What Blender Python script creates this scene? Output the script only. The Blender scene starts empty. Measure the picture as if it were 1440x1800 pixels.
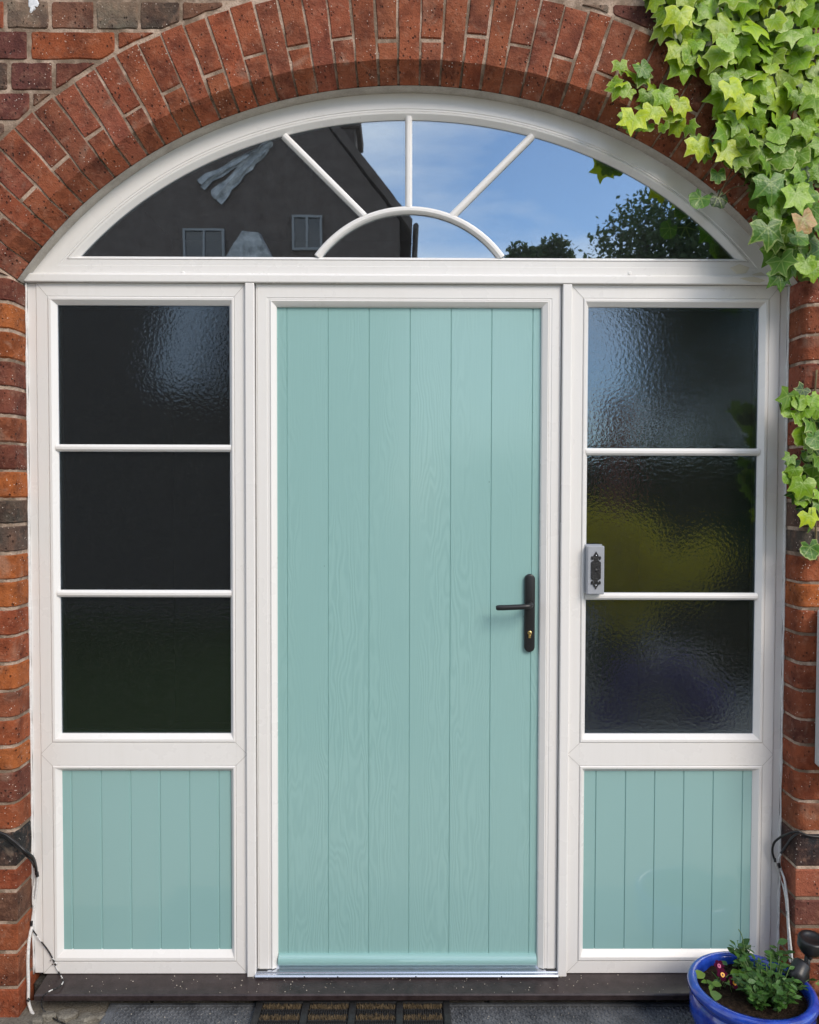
import bpy, bmesh, math, random
from mathutils import Vector, Matrix, noise
random.seed(7)
R_ = math.radians
SC = bpy.context.scene
COL = SC.collection

# ------------------------------------------------------------------ camera
FPX, D = 1413.0, 2.52
CAM = Vector((-0.0165, -D, 1.618))
cr = Vector((0.99997923, -0.00593308, 0.00251678))
cu = Vector((-0.00234267, 0.02917147, 0.99957168))
cf = Vector((0.00600396, 0.99955681, -0.02915696))
cam = bpy.data.cameras.new('camera'); camo = bpy.data.objects.new('camera', cam); COL.objects.link(camo)
cam.sensor_fit = 'HORIZONTAL'; cam.sensor_width = 36; cam.lens = 36 * FPX / 1440
cam.clip_start = 0.05; cam.clip_end = 2000
camo.matrix_world = Matrix(((cr.x, cu.x, -cf.x, CAM.x), (cr.y, cu.y, -cf.y, CAM.y), (cr.z, cu.z, -cf.z, CAM.z), (0, 0, 0, 1)))
SC.camera = camo
SC.render.resolution_x, SC.render.resolution_y = 819, 1024

def ray(px, py): return cf + cr * ((px - 720) / FPX) - cu * ((py - 900) / FPX)
def at(px, py, Y=0.0):
    d = ray(px, py); t = (Y - CAM.y) / d.y
    return CAM + d * t
def X(px, py, Y=0.0): return at(px, py, Y).x
def Z(px, py, Y=0.0): return at(px, py, Y).z
def ground_at(px, py, z):
    d = ray(px, py); return CAM + d * ((z - CAM.z) / d.z)
def project(p):
    v = Vector(p) - CAM; z = v.dot(cf)
    return 720 + FPX * v.dot(cr) / z, 900 - FPX * v.dot(cu) / z

# ------------------------------------------------------------------ sky, sun, exposure
SUN_EL, SUN_AZ = 37.0, 36.0          # azimuth: degrees to the right of straight out from the door
w = bpy.data.worlds.new('World'); SC.world = w; w.use_nodes = True
nt = w.node_tree; N = nt.nodes; L = nt.links; N.clear()
out = N.new('ShaderNodeOutputWorld'); bg = N.new('ShaderNodeBackground'); sky = N.new('ShaderNodeTexSky')
sky.sky_type = 'NISHITA'; sky.sun_disc = False; sky.sun_elevation = R_(SUN_EL)
sky.sun_rotation = R_(180 - SUN_AZ); sky.air_density = 1.0; sky.dust_density = 0.2; sky.ozone_density = 3.0
tc = N.new('ShaderNodeTexCoord'); mp = N.new('ShaderNodeMapping'); mp.inputs['Scale'].default_value = (1.6, 1.6, 5.5)
mp.inputs['Location'].default_value = (3.1, 0.4, 0.35)
nz = N.new('ShaderNodeTexNoise'); nz.inputs['Scale'].default_value = 1.25; nz.inputs['Detail'].default_value = 6; nz.inputs['Roughness'].default_value = 0.55
cr_ = N.new('ShaderNodeValToRGB'); cr_.color_ramp.elements[0].position = 0.40; cr_.color_ramp.elements[1].position = 0.66
cr_.color_ramp.elements[0].color = (0.0, 0.0, 0.0, 1); cr_.color_ramp.elements[1].color = (0.9, 0.9, 0.9, 1)
mx = N.new('ShaderNodeMixRGB'); mx.inputs[2].default_value = (8.8, 8.8, 8.9, 1)
L.new(tc.outputs['Generated'], mp.inputs['Vector']); L.new(mp.outputs[0], nz.inputs['Vector']); L.new(nz.outputs['Fac'], cr_.inputs[0])
L.new(cr_.outputs[0], mx.inputs[0]); L.new(sky.outputs[0], mx.inputs[1]); L.new(mx.outputs[0], bg.inputs[0])
bg.inputs[1].default_value = 0.12; L.new(bg.outputs[0], out.inputs[0])
sl = bpy.data.lights.new('sun', 'SUN'); so = bpy.data.objects.new('sun', sl); COL.objects.link(so)
sl.energy = 1.5; sl.angle = R_(26); sl.color = (1.0, 0.88, 0.74)
sd = Vector((math.sin(R_(SUN_AZ)) * math.cos(R_(SUN_EL)), -math.cos(R_(SUN_AZ)) * math.cos(R_(SUN_EL)), math.sin(R_(SUN_EL))))
so.rotation_euler = sd.to_track_quat('Z', 'Y').to_euler(); so.location = sd * 30
SC.view_settings.view_transform = 'Standard'; SC.view_settings.look = 'None'; SC.view_settings.gamma = 1
SC.view_settings.use_curve_mapping = False
SC.view_settings.exposure = 0.77
SC.render.engine = 'CYCLES'

# ------------------------------------------------------------------ materials
def mat(name, color=(.5, .5, .5), rough=.5, spec=.5, metal=0.0, **kw):
    m = bpy.data.materials.new(name); m.use_nodes = True
    b = m.node_tree.nodes['Principled BSDF']
    b.inputs['Base Color'].default_value = (*color, 1); b.inputs['Roughness'].default_value = rough
    b.inputs['Specular IOR Level'].default_value = spec; b.inputs['Metallic'].default_value = metal
    for k, v in kw.items(): b.inputs[k.replace('_', ' ')].default_value = v
    return m
class G:
    """tiny node-graph helper"""
    def __init__(s, m): s.t = m.node_tree; s.n = s.t.nodes; s.b = s.n['Principled BSDF']; s.o = s.n['Material Output']
    def new(s, ty, **kw):
        n = s.n.new(ty)
        for k, v in kw.items(): setattr(n, k, v)
        return n
    def link(s, a, b): s.t.links.new(a, b)
    def put(s, inp, v):
        if hasattr(v, 'is_linked') or hasattr(v, 'links'): s.link(v, inp)
        elif isinstance(v, (tuple, list)) and len(v) == 3 and inp.type == 'RGBA': inp.default_value = (*v, 1)
        else: inp.default_value = v
    def math(s, op, a, b=None, c=None, clamp=False):
        n = s.new('ShaderNodeMath', operation=op, use_clamp=clamp)
        for i, v in enumerate((a, b, c)):
            if v is not None: s.put(n.inputs[i], v)
        return n.outputs[0]
    def mix(s, f, a, b, mode='MIX'):
        n = s.new('ShaderNodeMixRGB', blend_type=mode); s.put(n.inputs[0], f); s.put(n.inputs[1], a); s.put(n.inputs[2], b); return n.outputs[0]
    def ramp(s, v, p0, p1, c0=(0, 0, 0), c1=(1, 1, 1)):
        n = s.new('ShaderNodeValToRGB'); e = n.color_ramp.elements
        e[0].position, e[1].position = p0, p1; e[0].color = (*c0, 1); e[1].color = (*c1, 1); s.put(n.inputs[0], v); return n.outputs[0]
    def coord(s, scale=(1, 1, 1), rnd=True, kind='Object'):
        tc = s.new('ShaderNodeTexCoord'); v = tc.outputs[kind]
        mp = s.new('ShaderNodeMapping'); mp.inputs['Scale'].default_value = scale
        if rnd:
            oi = s.new('ShaderNodeObjectInfo'); cx = s.new('ShaderNodeCombineXYZ')
            for i, k in enumerate((37.0, 91.0, 53.0)): s.link(s.math('MULTIPLY', oi.outputs['Random'], k), cx.inputs[i])
            ad = s.new('ShaderNodeVectorMath', operation='ADD'); s.link(v, ad.inputs[0]); s.link(cx.outputs[0], ad.inputs[1]); v = ad.outputs[0]
        s.link(v, mp.inputs['Vector']); return mp.outputs[0]
    def noise(s, vec, scale, detail=4, rough=.5, dist=0):
        n = s.new('ShaderNodeTexNoise'); s.link(vec, n.inputs['Vector']); n.inputs['Scale'].default_value = scale
        n.inputs['Detail'].default_value = detail; n.inputs['Roughness'].default_value = rough; n.inputs['Distortion'].default_value = dist; return n.outputs['Fac']
    def voro(s, vec, scale, feature='F1'):
        n = s.new('ShaderNodeTexVoronoi', feature=feature); s.link(vec, n.inputs['Vector']); n.inputs['Scale'].default_value = scale; return n.outputs['Distance']
    def bump(s, h, strength=.5, dist=.002, normal=None):
        n = s.new('ShaderNodeBump'); n.inputs['Strength'].default_value = strength; n.inputs['Distance'].default_value = dist; s.link(h, n.inputs['Height'])
        if normal: s.link(normal, n.inputs['Normal'])
        return n.outputs[0]

def m_brick(name, burnt=0.8):
    m = mat(name, rough=.85, spec=.25); g = G(m)
    oi = g.new('ShaderNodeObjectInfo'); v = g.coord()
    a = g.noise(v, 14, 5, .6); b = g.noise(v, 45, 6, .65); c = g.noise(v, 170, 3, .6)
    base = g.mix(g.math('MULTIPLY', g.ramp(g.noise(v, 6, 3, .6), .40, .66), .55), oi.outputs['Color'], g.mix(.5, oi.outputs['Color'], (.34, .115, .05)))
    dark = g.mix(1, base, (.40, .36, .40), 'MULTIPLY')
    col = g.mix(g.math('MULTIPLY', g.ramp(a, .44, .64), burnt), base, dark)
    lite = g.mix(.42, base, (.50, .28, .19))
    col = g.mix(g.math('MULTIPLY', g.ramp(b, .52, .72), .55), col, lite)
    col = g.mix(g.math('MULTIPLY', g.ramp(c, .56, .78), .7), col, g.mix(1, col, (.38, .3, .3), 'MULTIPLY'))
    # pale dusty patches
    e = g.noise(v, 9, 3, .5, 1.2)
    col = g.mix(g.math('MULTIPLY', g.ramp(e, .60, .74), .38), col, (.33, .25, .19))
    # lime specks and dark pits
    pz = g.voro(v, 95); spk = g.math('MULTIPLY', g.ramp(pz, .10, .17, (1, 1, 1), (0, 0, 0)), g.ramp(g.noise(v, 26, 2), .50, .58))
    col = g.mix(g.math('MULTIPLY', spk, .9), col, (.70, .60, .52))
    pit = g.math('MULTIPLY', g.ramp(g.voro(g.coord((1.3, 1, .9)), 60), .12, .24, (1, 1, 1), (0, 0, 0)), g.ramp(g.noise(v, 31, 2), .48, .56))
    col = g.mix(g.math('MULTIPLY', pit, .75), col, (.035, .018, .014))
    g.link(col, g.b.inputs['Base Color'])
    h = g.math('SUBTRACT', g.math('ADD', g.math('MULTIPLY', b, .8), g.math('MULTIPLY', c, .5)), g.math('MULTIPLY', pit, .8))
    g.link(g.bump(h, 1.0, .0065), g.b.inputs['Normal'])
    return m
BRICK = m_brick('brick clay'); 
def m_mortar():
    m = mat('lime mortar', rough=.95, spec=.1); g = G(m); v = g.coord(rnd=False)
    a = g.noise(v, 25, 5, .6); b = g.noise(v, 190, 3, .6)
    col = g.mix(g.ramp(a, .35, .7), (.36, .27, .205), (.62, .48, .385)); col = g.mix(g.ramp(b, .5, .75), col, (.33, .24, .18))
    col = g.mix(g.math('MULTIPLY', g.ramp(g.noise(v, 11, 4, .6), .42, .56), .85), col, (.17, .125, .09))
    g.link(col, g.b.inputs['Base Color']); g.link(g.bump(g.math('ADD', a, b), .8, .004), g.b.inputs['Normal']); return m
MORTAR = m_mortar()
def m_rough(name, c0, c1, scale, rough=.8, bump=.4, dist=.002, spec=.3, fine=160):
    m = mat(name, rough=rough, spec=spec); g = G(m); v = g.coord(rnd=False); a = g.noise(v, scale, 5, .6); b = g.noise(v, fine, 3, .6)
    g.link(g.mix(g.ramp(g.math('MULTIPLY_ADD', b, .4, g.math('MULTIPLY', a, .6)), .36, .64), c0, c1), g.b.inputs['Base Color'])
    g.link(g.bump(g.math('ADD', a, b), bump, dist), g.b.inputs['Normal']); return m
CAULK = m_rough('grey sealant', (.36, .33, .29), (.52, .49, .44), 18)
JOINT = mat('weld line', (.46, .45, .43), .6)
SMEAR = mat('cream sealant film', (.72, .68, .58), .25)
SILIC = m_rough('white sealant', (.62, .62, .61), (.80, .80, .79), 30, .5, .3)
def m_upvc():
    m = mat('white upvc', (.78, .77, .765), .28, .5); g = G(m); v = g.coord(rnd=False)
    a = g.noise(v, 3.5, 5, .6); st = g.noise(g.coord((22, 22, 1.2), rnd=False), 3, 4, .6)
    col = g.mix(g.math('MULTIPLY', g.ramp(g.math('MULTIPLY', g.math('ADD', a, st), .5), .50, .78), .30), (.795, .785, .772), (.70, .68, .645))
    sp = g.math('MULTIPLY', g.ramp(g.voro(v, 26), .020, .034, (1, 1, 1), (0, 0, 0)), g.ramp(g.noise(v, 6, 2), .56, .60))
    col = g.mix(g.math('MULTIPLY', sp, .55), col, (.16, .13, .10))
    g.link(col, g.b.inputs['Base Color']); g.link(g.ramp(a, .3, .7, (.22,) * 3, (.38,) * 3), g.b.inputs['Roughness'])
    g.link(g.bump(g.noise(v, 9, 2), .12, .004), g.b.inputs['Normal']); return m
UPVC = m_upvc()
def m_door():
    m = mat('teal woodgrain', rough=.36, spec=.5); g = G(m)
    v = g.coord((1, 1, 1)); nzv = g.noise(g.coord((5, 5, .9)), 1.6, 3, .55)
    sx = g.new('ShaderNodeSeparateXYZ'); g.link(v, sx.inputs[0])
    # cathedral grain: rings of a slowly wandering field stretched along the board
    ph = g.math('MULTIPLY_ADD', nzv, 2.2, g.math('MULTIPLY', sx.outputs[0], 7))
    ring = g.math('SINE', g.math('MULTIPLY', ph, 55))
    fine = g.noise(g.coord((120, 120, 2.5)), 3, 3, .6)
    msk = g.ramp(g.noise(g.coord((6, 6, .8)), 1.2, 2), .40, .62)
    h = g.math('MULTIPLY_ADD', g.math('MULTIPLY', ring, msk), .55, fine)
    g.link(g.bump(h, .17, .002), g.b.inputs['Normal'])
    col = g.mix(g.ramp(h, -.1, 1.2), (.262, .462, .450), (.288, .496, .482))
    sp = g.math('MULTIPLY', g.ramp(g.voro(v, 9), .012, .020, (1, 1, 1), (0, 0, 0)), .6)
    g.link(g.mix(sp, col, (.06, .07, .06)), g.b.inputs['Base Color'])
    g.b.inputs['Coat Weight'].default_value = .7; g.b.inputs['Coat Roughness'].default_value = .14; g.b.inputs['Coat IOR'].default_value = 1.6
    return m
DOOR = m_door()
def m_panel():
    m = mat('teal smooth panel', (.27, .47, .465), .22, .5, Coat_Weight=1.0, Coat_Roughness=.04, Coat_IOR=1.65); g = G(m)
    v = g.coord(rnd=False)
    sp = g.math('MULTIPLY', g.ramp(g.voro(v, 11), .018, .03, (1, 1, 1), (0, 0, 0)), .5)
    g.link(g.mix(sp, (.27, .47, .465), (.06, .08, .07)), g.b.inputs['Base Color'])
    g.link(g.bump(g.noise(v, 14, 2), .05, .003), g.b.inputs['Normal']); return m
PANEL = m_panel()
def m_glass(name, refl, tint, bump=None):
    m = mat(name); g = G(m); g.n.remove(g.b)
    gl = g.new('ShaderNodeBsdfGlossy'); gl.inputs['Roughness'].default_value = .012 if not bump else .035
    gl.inputs['Color'].default_value = (.66, .82, 1.0, 1) if bump else (.84, .93, 1.0, 1)
    tr = g.new('ShaderNodeBsdfTransparent'); tr.inputs[0].default_value = (*tint, 1)
    fr = g.new('ShaderNodeFresnel'); fr.inputs['IOR'].default_value = 1.5
    mxs = g.new('ShaderNodeMixShader'); f = g.math('ADD', g.math('MULTIPLY', fr.outputs[0], 1.2), refl, clamp=True)
    g.link(f, mxs.inputs[0]); g.link(tr.outputs[0], mxs.inputs[1]); g.link(gl.outputs[0], mxs.inputs[2])
    v = g.coord(rnd=False)
    if bump:
        h = g.math('MULTIPLY_ADD', g.noise(v, 95, 2, .5, .3), 1.0, g.math('MULTIPLY', g.noise(v, 210, 2, .5), .16))
        nrm = g.bump(h, bump, .00030); g.link(nrm, gl.inputs['Normal'])
        # thin even dust, plus noise specks painted in as the sparkle of stippled glass
        df = g.new('ShaderNodeBsdfDiffuse'); dk = g.math('MULTIPLY', g.ramp(g.noise(v, 330, 2, .7), .56, .72), .06)
        df.inputs[0].default_value = (.55, .58, .55, 1); m2 = g.new('ShaderNodeMixShader')
        g.link(g.math('ADD', dk, .014), m2.inputs[0]); g.link(mxs.outputs[0], m2.inputs[1]); g.link(df.outputs[0], m2.inputs[2]); g.link(m2.outputs[0], g.o.inputs[0])
    else:
        h = g.noise(v, 7, 2); g.link(g.bump(h, .02, .004), gl.inputs['Normal'])
        df = g.new('ShaderNodeBsdfDiffuse'); df.inputs[0].default_value = (.5, .52, .55, 1); m2 = g.new('ShaderNodeMixShader')
        g.link(g.math('MULTIPLY_ADD', g.ramp(g.noise(v, 300, 2, .6), .5, .75), .05, .012), m2.inputs[0])
        g.link(mxs.outputs[0], m2.inputs[1]); g.link(df.outputs[0], m2.inputs[2]); g.link(m2.outputs[0], g.o.inputs[0])
    return m
GFAN = m_glass('clear coated glass', .32, (.6, .65, .65))
GOBS = m_glass('obscure privacy glass', .10, (.6, .63, .62), 1.0)
BLACKM = mat('black powder coat', (.012, .013, .015), .38, .5)
BRASS = mat('brass', (.72, .52, .20), .28, .5, 1)
SILVER = mat('silver grey plastic', (.36, .38, .42), .35, .5)
IRON = m_rough('black cast iron', (.008, .008, .009), (.02, .02, .022), 60, .45, .6, .003, .5)
ALU = mat('aluminium threshold', (.62, .66, .74), .22, .5, .85)
SILL = m_rough('dark brown sill', (.020, .013, .013), (.048, .034, .034), 30, .32, .10, .001, .5)
RUBBER = m_rough('grey rubber', (.045, .050, .058), (.15, .16, .175), 14, .6, .5, .003, .4)
RUBBERB = m_rough('black rubber', (.012, .012, .013), (.035, .036, .038), 25, .55, .5, .002, .4)
COIR = m_rough('coir bristle', (.05, .037, .022), (.22, .165, .10), 60, .95, .2, .001, .1)
SLAB = m_rough('stone paving', (.10, .09, .075), (.26, .24, .20), 9, .85, .8, .006, .3)
SOIL = m_rough('potting soil', (.012, .008, .006), (.05, .033, .022), 60, .95, 1, .01, .1)
GROUND = m_rough('pale bounce ground', (.30, .27, .22), (.62, .57, .49), 30, .95, .8, .01, .1)  # unseen ground, made pale to bounce light up under the arch
def m_glaze():
    m = mat('cobalt glaze', (.012, .045, .38), .16, .6, Coat_Weight=.6, Coat_Roughness=.06); g = G(m); v = g.coord(rnd=False)
    a = g.noise(v, 22, 5, .65); g.link(g.mix(g.ramp(a, .38, .70), (.006, .030, .28), (.022, .085, .52)), g.b.inputs['Base Color'])
    g.link(g.bump(g.noise(v, 40, 3), .18, .004), g.b.inputs['Normal']); return m
GLAZE = m_glaze()
TERRA = m_rough('terracotta', (.20, .07, .035), (.34, .14, .07), 20, .85, .3)
CBLACK = mat('black cable sheath', (.012, .012, .013), .4); CWHITE = m_rough('white paint on cable', (.55, .55, .54), (.8, .8, .79), 120, .5, .4)
GREYBOX = mat('pale grey box plastic', (.55, .56, .57), .4)
PAINT = m_rough('white splash', (.55, .58, .62), (.85, .86, .88), 60, .6, .3)
def m_leaf(name, pale=.5, veins=True, trans=.22):
    m = mat(name, rough=.36, spec=.45); g = G(m); oi = g.new('ShaderNodeObjectInfo')
    at_ = g.new('ShaderNodeAttribute', attribute_name='rim'); uv = g.new('ShaderNodeTexCoord'); sx = g.new('ShaderNodeSeparateXYZ'); g.link(uv.outputs['UV'], sx.inputs[0])
    base = oi.outputs['Color']; v = g.coord((1, 1, 1)); n1 = g.noise(v, 2.6, 4, .6)
    inner = g.math('MULTIPLY', g.ramp(g.math('MULTIPLY_ADD', n1, .5, g.math('MULTIPLY', at_.outputs['Fac'], -.35)), .02, .26), .62)
    col = g.mix(inner, base, g.mix(1, base, (.38, .58, .40), 'MULTIPLY'))
    if veins:
        r = g.math('SQRT', g.math('ADD', g.math('MULTIPLY', sx.outputs[0], sx.outputs[0]), g.math('MULTIPLY', sx.outputs[1], sx.outputs[1])))
        tot = None
        for a in (0, 48, -48, 108, -108):
            s_, c_ = math.sin(R_(a)), math.cos(R_(a))
            perp = g.math('ABSOLUTE', g.math('SUBTRACT', g.math('MULTIPLY', sx.outputs[0], c_), g.math('MULTIPLY', sx.outputs[1], s_)))
            along = g.math('ADD', g.math('MULTIPLY', sx.outputs[0], s_), g.math('MULTIPLY', sx.outputs[1], c_))
            d = g.math('ADD', perp, g.math('MULTIPLY', g.math('LESS_THAN', along, 0), 9))
            tot = d if tot is None else g.math('MINIMUM', tot, d)
        vm = g.ramp(tot, .015, .045, (1, 1, 1), (0, 0, 0))
        col = g.mix(g.math('MULTIPLY', vm, .32), col, (.40, .54, .14))
    edge = g.math('MULTIPLY', g.ramp(g.math('MULTIPLY_ADD', g.noise(v, 4, 2), .4, g.math('MULTIPLY', at_.outputs['Fac'], .9)), .98, 1.10), g.math('MULTIPLY', g.ramp(oi.outputs['Random'], .45, .85), pale))
    col = g.mix(edge, col, (.58, .64, .26))
    g.link(col, g.b.inputs['Base Color']); g.link(g.bump(g.math('ADD', n1, g.math('MULTIPLY', g.noise(v, 7, 2), .35)), .5, .006), g.b.inputs['Normal'])
    t = g.new('ShaderNodeBsdfTranslucent'); g.link(g.mix(1, col, (1.0, 1.0, .45), 'MULTIPLY'), t.inputs[0])
    ms = g.new('ShaderNodeMixShader'); ms.inputs[0].default_value = trans
    g.link(g.b.outputs[0], ms.inputs[1]); g.link(t.outputs[0], ms.inputs[2]); g.link(ms.outputs[0], g.o.inputs[0]); return m
IVY = m_leaf('ivy leaf'); HERB = m_leaf('small green leaf', 0.0, False)
STEM = m_rough('ivy stem', (.10, .075, .04), (.22, .17, .09), 60, .8, .4)
GSTEM = mat('green stem', (.10, .17, .045), .6)
BARK = m_rough('bark', (.05, .035, .025), (.13, .10, .07), 8, .9, .8, .02)
PETAL = mat('maroon petal', (.060, .002, .022), .8, .1); PETAL2 = mat('pink petal throat', (.55, .12, .25), .5); YEL = mat('orange yellow eye', (.80, .36, .02), .5); DRK = mat('dark petal vein', (.03, .003, .01), .6)
def m_foliage(name, c0, c1):
    m = mat(name, rough=.6, spec=.2); g = G(m); v = g.coord(rnd=False); col = g.mix(g.ramp(g.noise(v, 5, 4, .7), .35, .65), c0, c1)
    g.link(col, g.b.inputs['Base Color']); t = g.new('ShaderNodeBsdfTranslucent'); g.link(col, t.inputs[0]); ms = g.new('ShaderNodeMixShader'); ms.inputs[0].default_value = .45
    g.link(g.b.outputs[0], ms.inputs[1]); g.link(t.outputs[0], ms.inputs[2]); g.link(ms.outputs[0], g.o.inputs[0]); return m
FOLY = m_foliage('golden shrub leaf', (.66, .56, .02), (.88, .78, .03)); FOLP = m_foliage('lavender flower', (.16, .13, .30), (.34, .28, .55)); FOLG = m_foliage('green shrub leaf', (.02, .045, .012), (.06, .11, .025)); FOL = m_foliage('tree leaf', (.05, .085, .04), (.10, .15, .06))
HWALL = m_rough('dark house brick', (.085, .066, .058), (.135, .110, .100), 6, .9, .4, .01)
HROOF = m_rough('slate roof', (.060, .057, .058), (.085, .080, .082), 5, .6, .4, .01)
PALE_SHAPE = m_rough('reflected pale shape', (.16, .17, .18), (.62, .64, .66), 7, .6, .3, .01)  # for pale shapes made up as light streaks mirrored in the fanlight
HFRAME = mat('grey window frame', (.26, .27, .28), .5); HPANE = mat('house window pane', (.02, .025, .03), .03, .8)  # pale frames greyed so their mirror image stays faint
PALE_SLOPE = mat('pale reflected slope', (.75, .78, .82), .3)  # surface of the added slope that mirrors as a bright patch
ROOM = mat('dark hallway', (.05, .048, .045), .8)
LENSM = mat('lamp lens', (.6, .6, .58), .1, .6)

# ------------------------------------------------------------------ object helpers
def empty(name, loc=(0, 0, 0), label=None, cat=None, group=None):
    o = bpy.data.objects.new(name, None); COL.objects.link(o); o.location = loc; o.empty_display_size = .05
    if label: tag(o, label, cat, group)
    return o
def tag(o, label, cat, group=None):
    o['label'] = label; o['category'] = cat
    if group: o['group'] = group
    return o
def world_loc(o):
    v = Vector(o.location)
    while o.parent: o = o.parent; v += Vector(o.location)
    return v
def link(name, me, m, parent=None, color=None, origin=None):
    """me holds world coordinates; re-centre on `origin` (or its bounds centre)"""
    if m is not None and not me.materials: me.materials.append(m)
    if origin is None:
        vs = [v.co for v in me.vertices]
        origin = Vector([(min(v[i] for v in vs) + max(v[i] for v in vs)) / 2 for i in range(3)])
    origin = Vector(origin); me.transform(Matrix.Translation(-origin))
    o = bpy.data.objects.new(name, me); COL.objects.link(o)
    if parent: o.parent = parent; o.location = origin - world_loc(parent)
    else: o.location = origin
    if color: o.color = (*color, 1)
    return o
def mesh(name, verts, faces, smooth=False):
    me = bpy.data.meshes.new(name); me.from_pydata([tuple(v) for v in verts], [], faces); me.validate(); 
    bm = bmesh.new(); bm.from_mesh(me); bmesh.ops.recalc_face_normals(bm, faces=bm.faces); bm.to_mesh(me); bm.free()
    if smooth:
        for p in me.polygons: p.use_smooth = True
    return me
def loft(rings, closed=True, cap0=False, cap1=False):
    V, F = [], []; n = len(rings[0])
    for r in rings: V += [tuple(p) for p in r]
    for i in range(len(rings) - 1):
        for j in range(n if closed else n - 1):
            k = (j + 1) % n; F.append((i * n + j, i * n + k, (i + 1) * n + k, (i + 1) * n + j))
    if cap0: F.append(tuple(range(n))[::-1])
    if cap1: F.append(tuple((len(rings) - 1) * n + j for j in range(n)))
    return V, F
def join(parts):
    V, F = [], []
    for v, f in parts:
        b = len(V); V += list(v); F += [tuple(i + b for i in q) for q in f]
    return V, F
def box(x0, x1, y0, y1, z0, z1, b=0.0015):
    """box with bevelled edges"""
    if b <= 0:
        V = [(x, y, z) for z in (z0, z1) for y in (y0, y1) for x in (x0, x1)]
        return V, [(0, 2, 3, 1), (4, 5, 7, 6), (0, 1, 5, 4), (2, 6, 7, 3), (0, 4, 6, 2), (1, 3, 7, 5)]
    def ring(y, i):
        x_0, x_1, z_0, z_1 = x0 + i, x1 - i, z0 + i, z1 - i; c = b * .8
        return [(x_0 + c, y, z_0), (x_1 - c, y, z_0), (x_1, y, z_0 + c), (x_1, y, z_1 - c), (x_1 - c, y, z_1), (x_0 + c, y, z_1), (x_0, y, z_1 - c), (x_0, y, z_0 + c)]
    return loft([ring(y0, b), ring(y0 + b, 0), ring(y1 - b, 0), ring(y1, b)], True, True, True)
def rect_loft(rects, cap=False):
    """rects: (x0,x1,z0,z1,y) outer to inner -> mitred frame"""
    return loft([[(a, y, c), (b, y, c), (b, y, d), (a, y, d)] for a, b, c, d, y in rects], True, False, cap)
def tube(path, r, n=8, caps=True):
    P = [Vector(p) for p in path]; rs = r if isinstance(r, (list, tuple)) else [r] * len(P); rings = []; up = Vector((.13, .31, .94))
    for i, p in enumerate(P):
        t = (P[min(i + 1, len(P) - 1)] - P[max(i - 1, 0)]).normalized(); a = t.cross(up)
        if a.length < 1e-3: a = t.cross(Vector((1, 0, 0)))
        a.normalize(); b_ = t.cross(a)
        rings.append([p + (a * math.cos(2 * math.pi * k / n) + b_ * math.sin(2 * math.pi * k / n)) * rs[i] for k in range(n)])
    return loft(rings, True, caps, caps)
def smooth_path(pts, k=6):
    P = [Vector(p) for p in pts]; Q = [P[0] * 2 - P[1]] + P + [P[-1] * 2 - P[-2]]; o = []
    for i in range(1, len(Q) - 2):
        for j in range(k):
            t = j / k; a, b, c, d = Q[i - 1:i + 3]
            o.append(.5 * ((2 * b) + (c - a) * t + (2 * a - 5 * b + 4 * c - d) * t * t + (3 * b - a - 3 * c + d) * t ** 3))
    o.append(P[-1]); return o
def lathe(profile, n=48, c=(0, 0, 0)):
    return loft([[(c[0] + r * math.cos(2 * math.pi * k / n), c[1] + r * math.sin(2 * math.pi * k / n), c[2] + z) for k in range(n)] for r, z in profile])
def obj(name, vf, m, parent=None, smooth=False, color=None, origin=None):
    return link(name, mesh(name, vf[0], vf[1], smooth), m, parent, color, origin)
def autosmooth(o, ang=35):
    me = o.data
    for p in me.polygons: p.use_smooth = True
    bm = bmesh.new(); bm.from_mesh(me)
    for e in bm.edges:
        if len(e.link_faces) == 2 and e.calc_face_angle(0) > R_(ang): e.smooth = False
    bm.to_mesh(me); bm.free(); return o

# ------------------------------------------------------------------ measured lines
YB = -0.10                                   # face of the brickwork; the white frames stand at y = 0
CJ = 0.028                                   # bullnose radius of the jamb bricks
CH = 0.05                                    # chamfer / bullnose of the opening's edge
ZS = Z(720, 1712)                            # top of the sill (about 0.07 m)
XL, XR = X(45, 500), X(1388, 500)            # brick jambs
Z_SPRING = Z(720, 484) - .030
XC = (XL + XR) / 2; HC = (XR - XL) / 2 + .004
Z_CROWN = Z(720, 163); RISE = Z_CROWN - Z_SPRING
RC = (HC ** 2 + RISE ** 2) / (2 * RISE)
def curve_z(x):
    dx = min(abs(x - XC), HC)
    c = Z_CROWN - RC + math.sqrt(RC * RC - dx * dx); e = Z_SPRING + RISE * math.sqrt(max(0, 1 - (dx / HC) ** 2))
    wgt = .2 * (1 - (dx / HC) ** 4)
    return c * (1 - wgt) + e * wgt
# dense arch polyline with outward normals and arc length
ARCH = []
for i in range(401):
    a = -math.pi / 2 + math.pi * i / 400; x = XC + HC * math.sin(a); ARCH.append(Vector((x, 0, curve_z(x))))
def nrm_at(i):
    t = (ARCH[min(i + 1, 400)] - ARCH[max(i - 1, 0)]).normalized(); return Vector((-t.z, 0, t.x))
ARN = [nrm_at(i) for i in range(401)]
def arch_offset(k): return [p + n * k for p, n in zip(ARCH, ARN)]
def arclen(P):
    s = [0]
    for a, b in zip(P, P[1:]): s.append(s[-1] + (b - a).length)
    return s
REF = arch_offset(CH); SREF = arclen(REF)
def arch_at(s):
    """arc parameter measured along the chamfer line -> (point on intrados, outward normal)"""
    if s <= 0: i, f = 0, 0
    elif s >= SREF[-1]: i, f = 399, 1
    else:
        i = next(k for k in range(400) if SREF[k + 1] >= s); f = (s - SREF[i]) / (SREF[i + 1] - SREF[i])
    return ARCH[i].lerp(ARCH[i + 1], f), ARN[i].lerp(ARN[i + 1], f).normalized()
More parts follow.
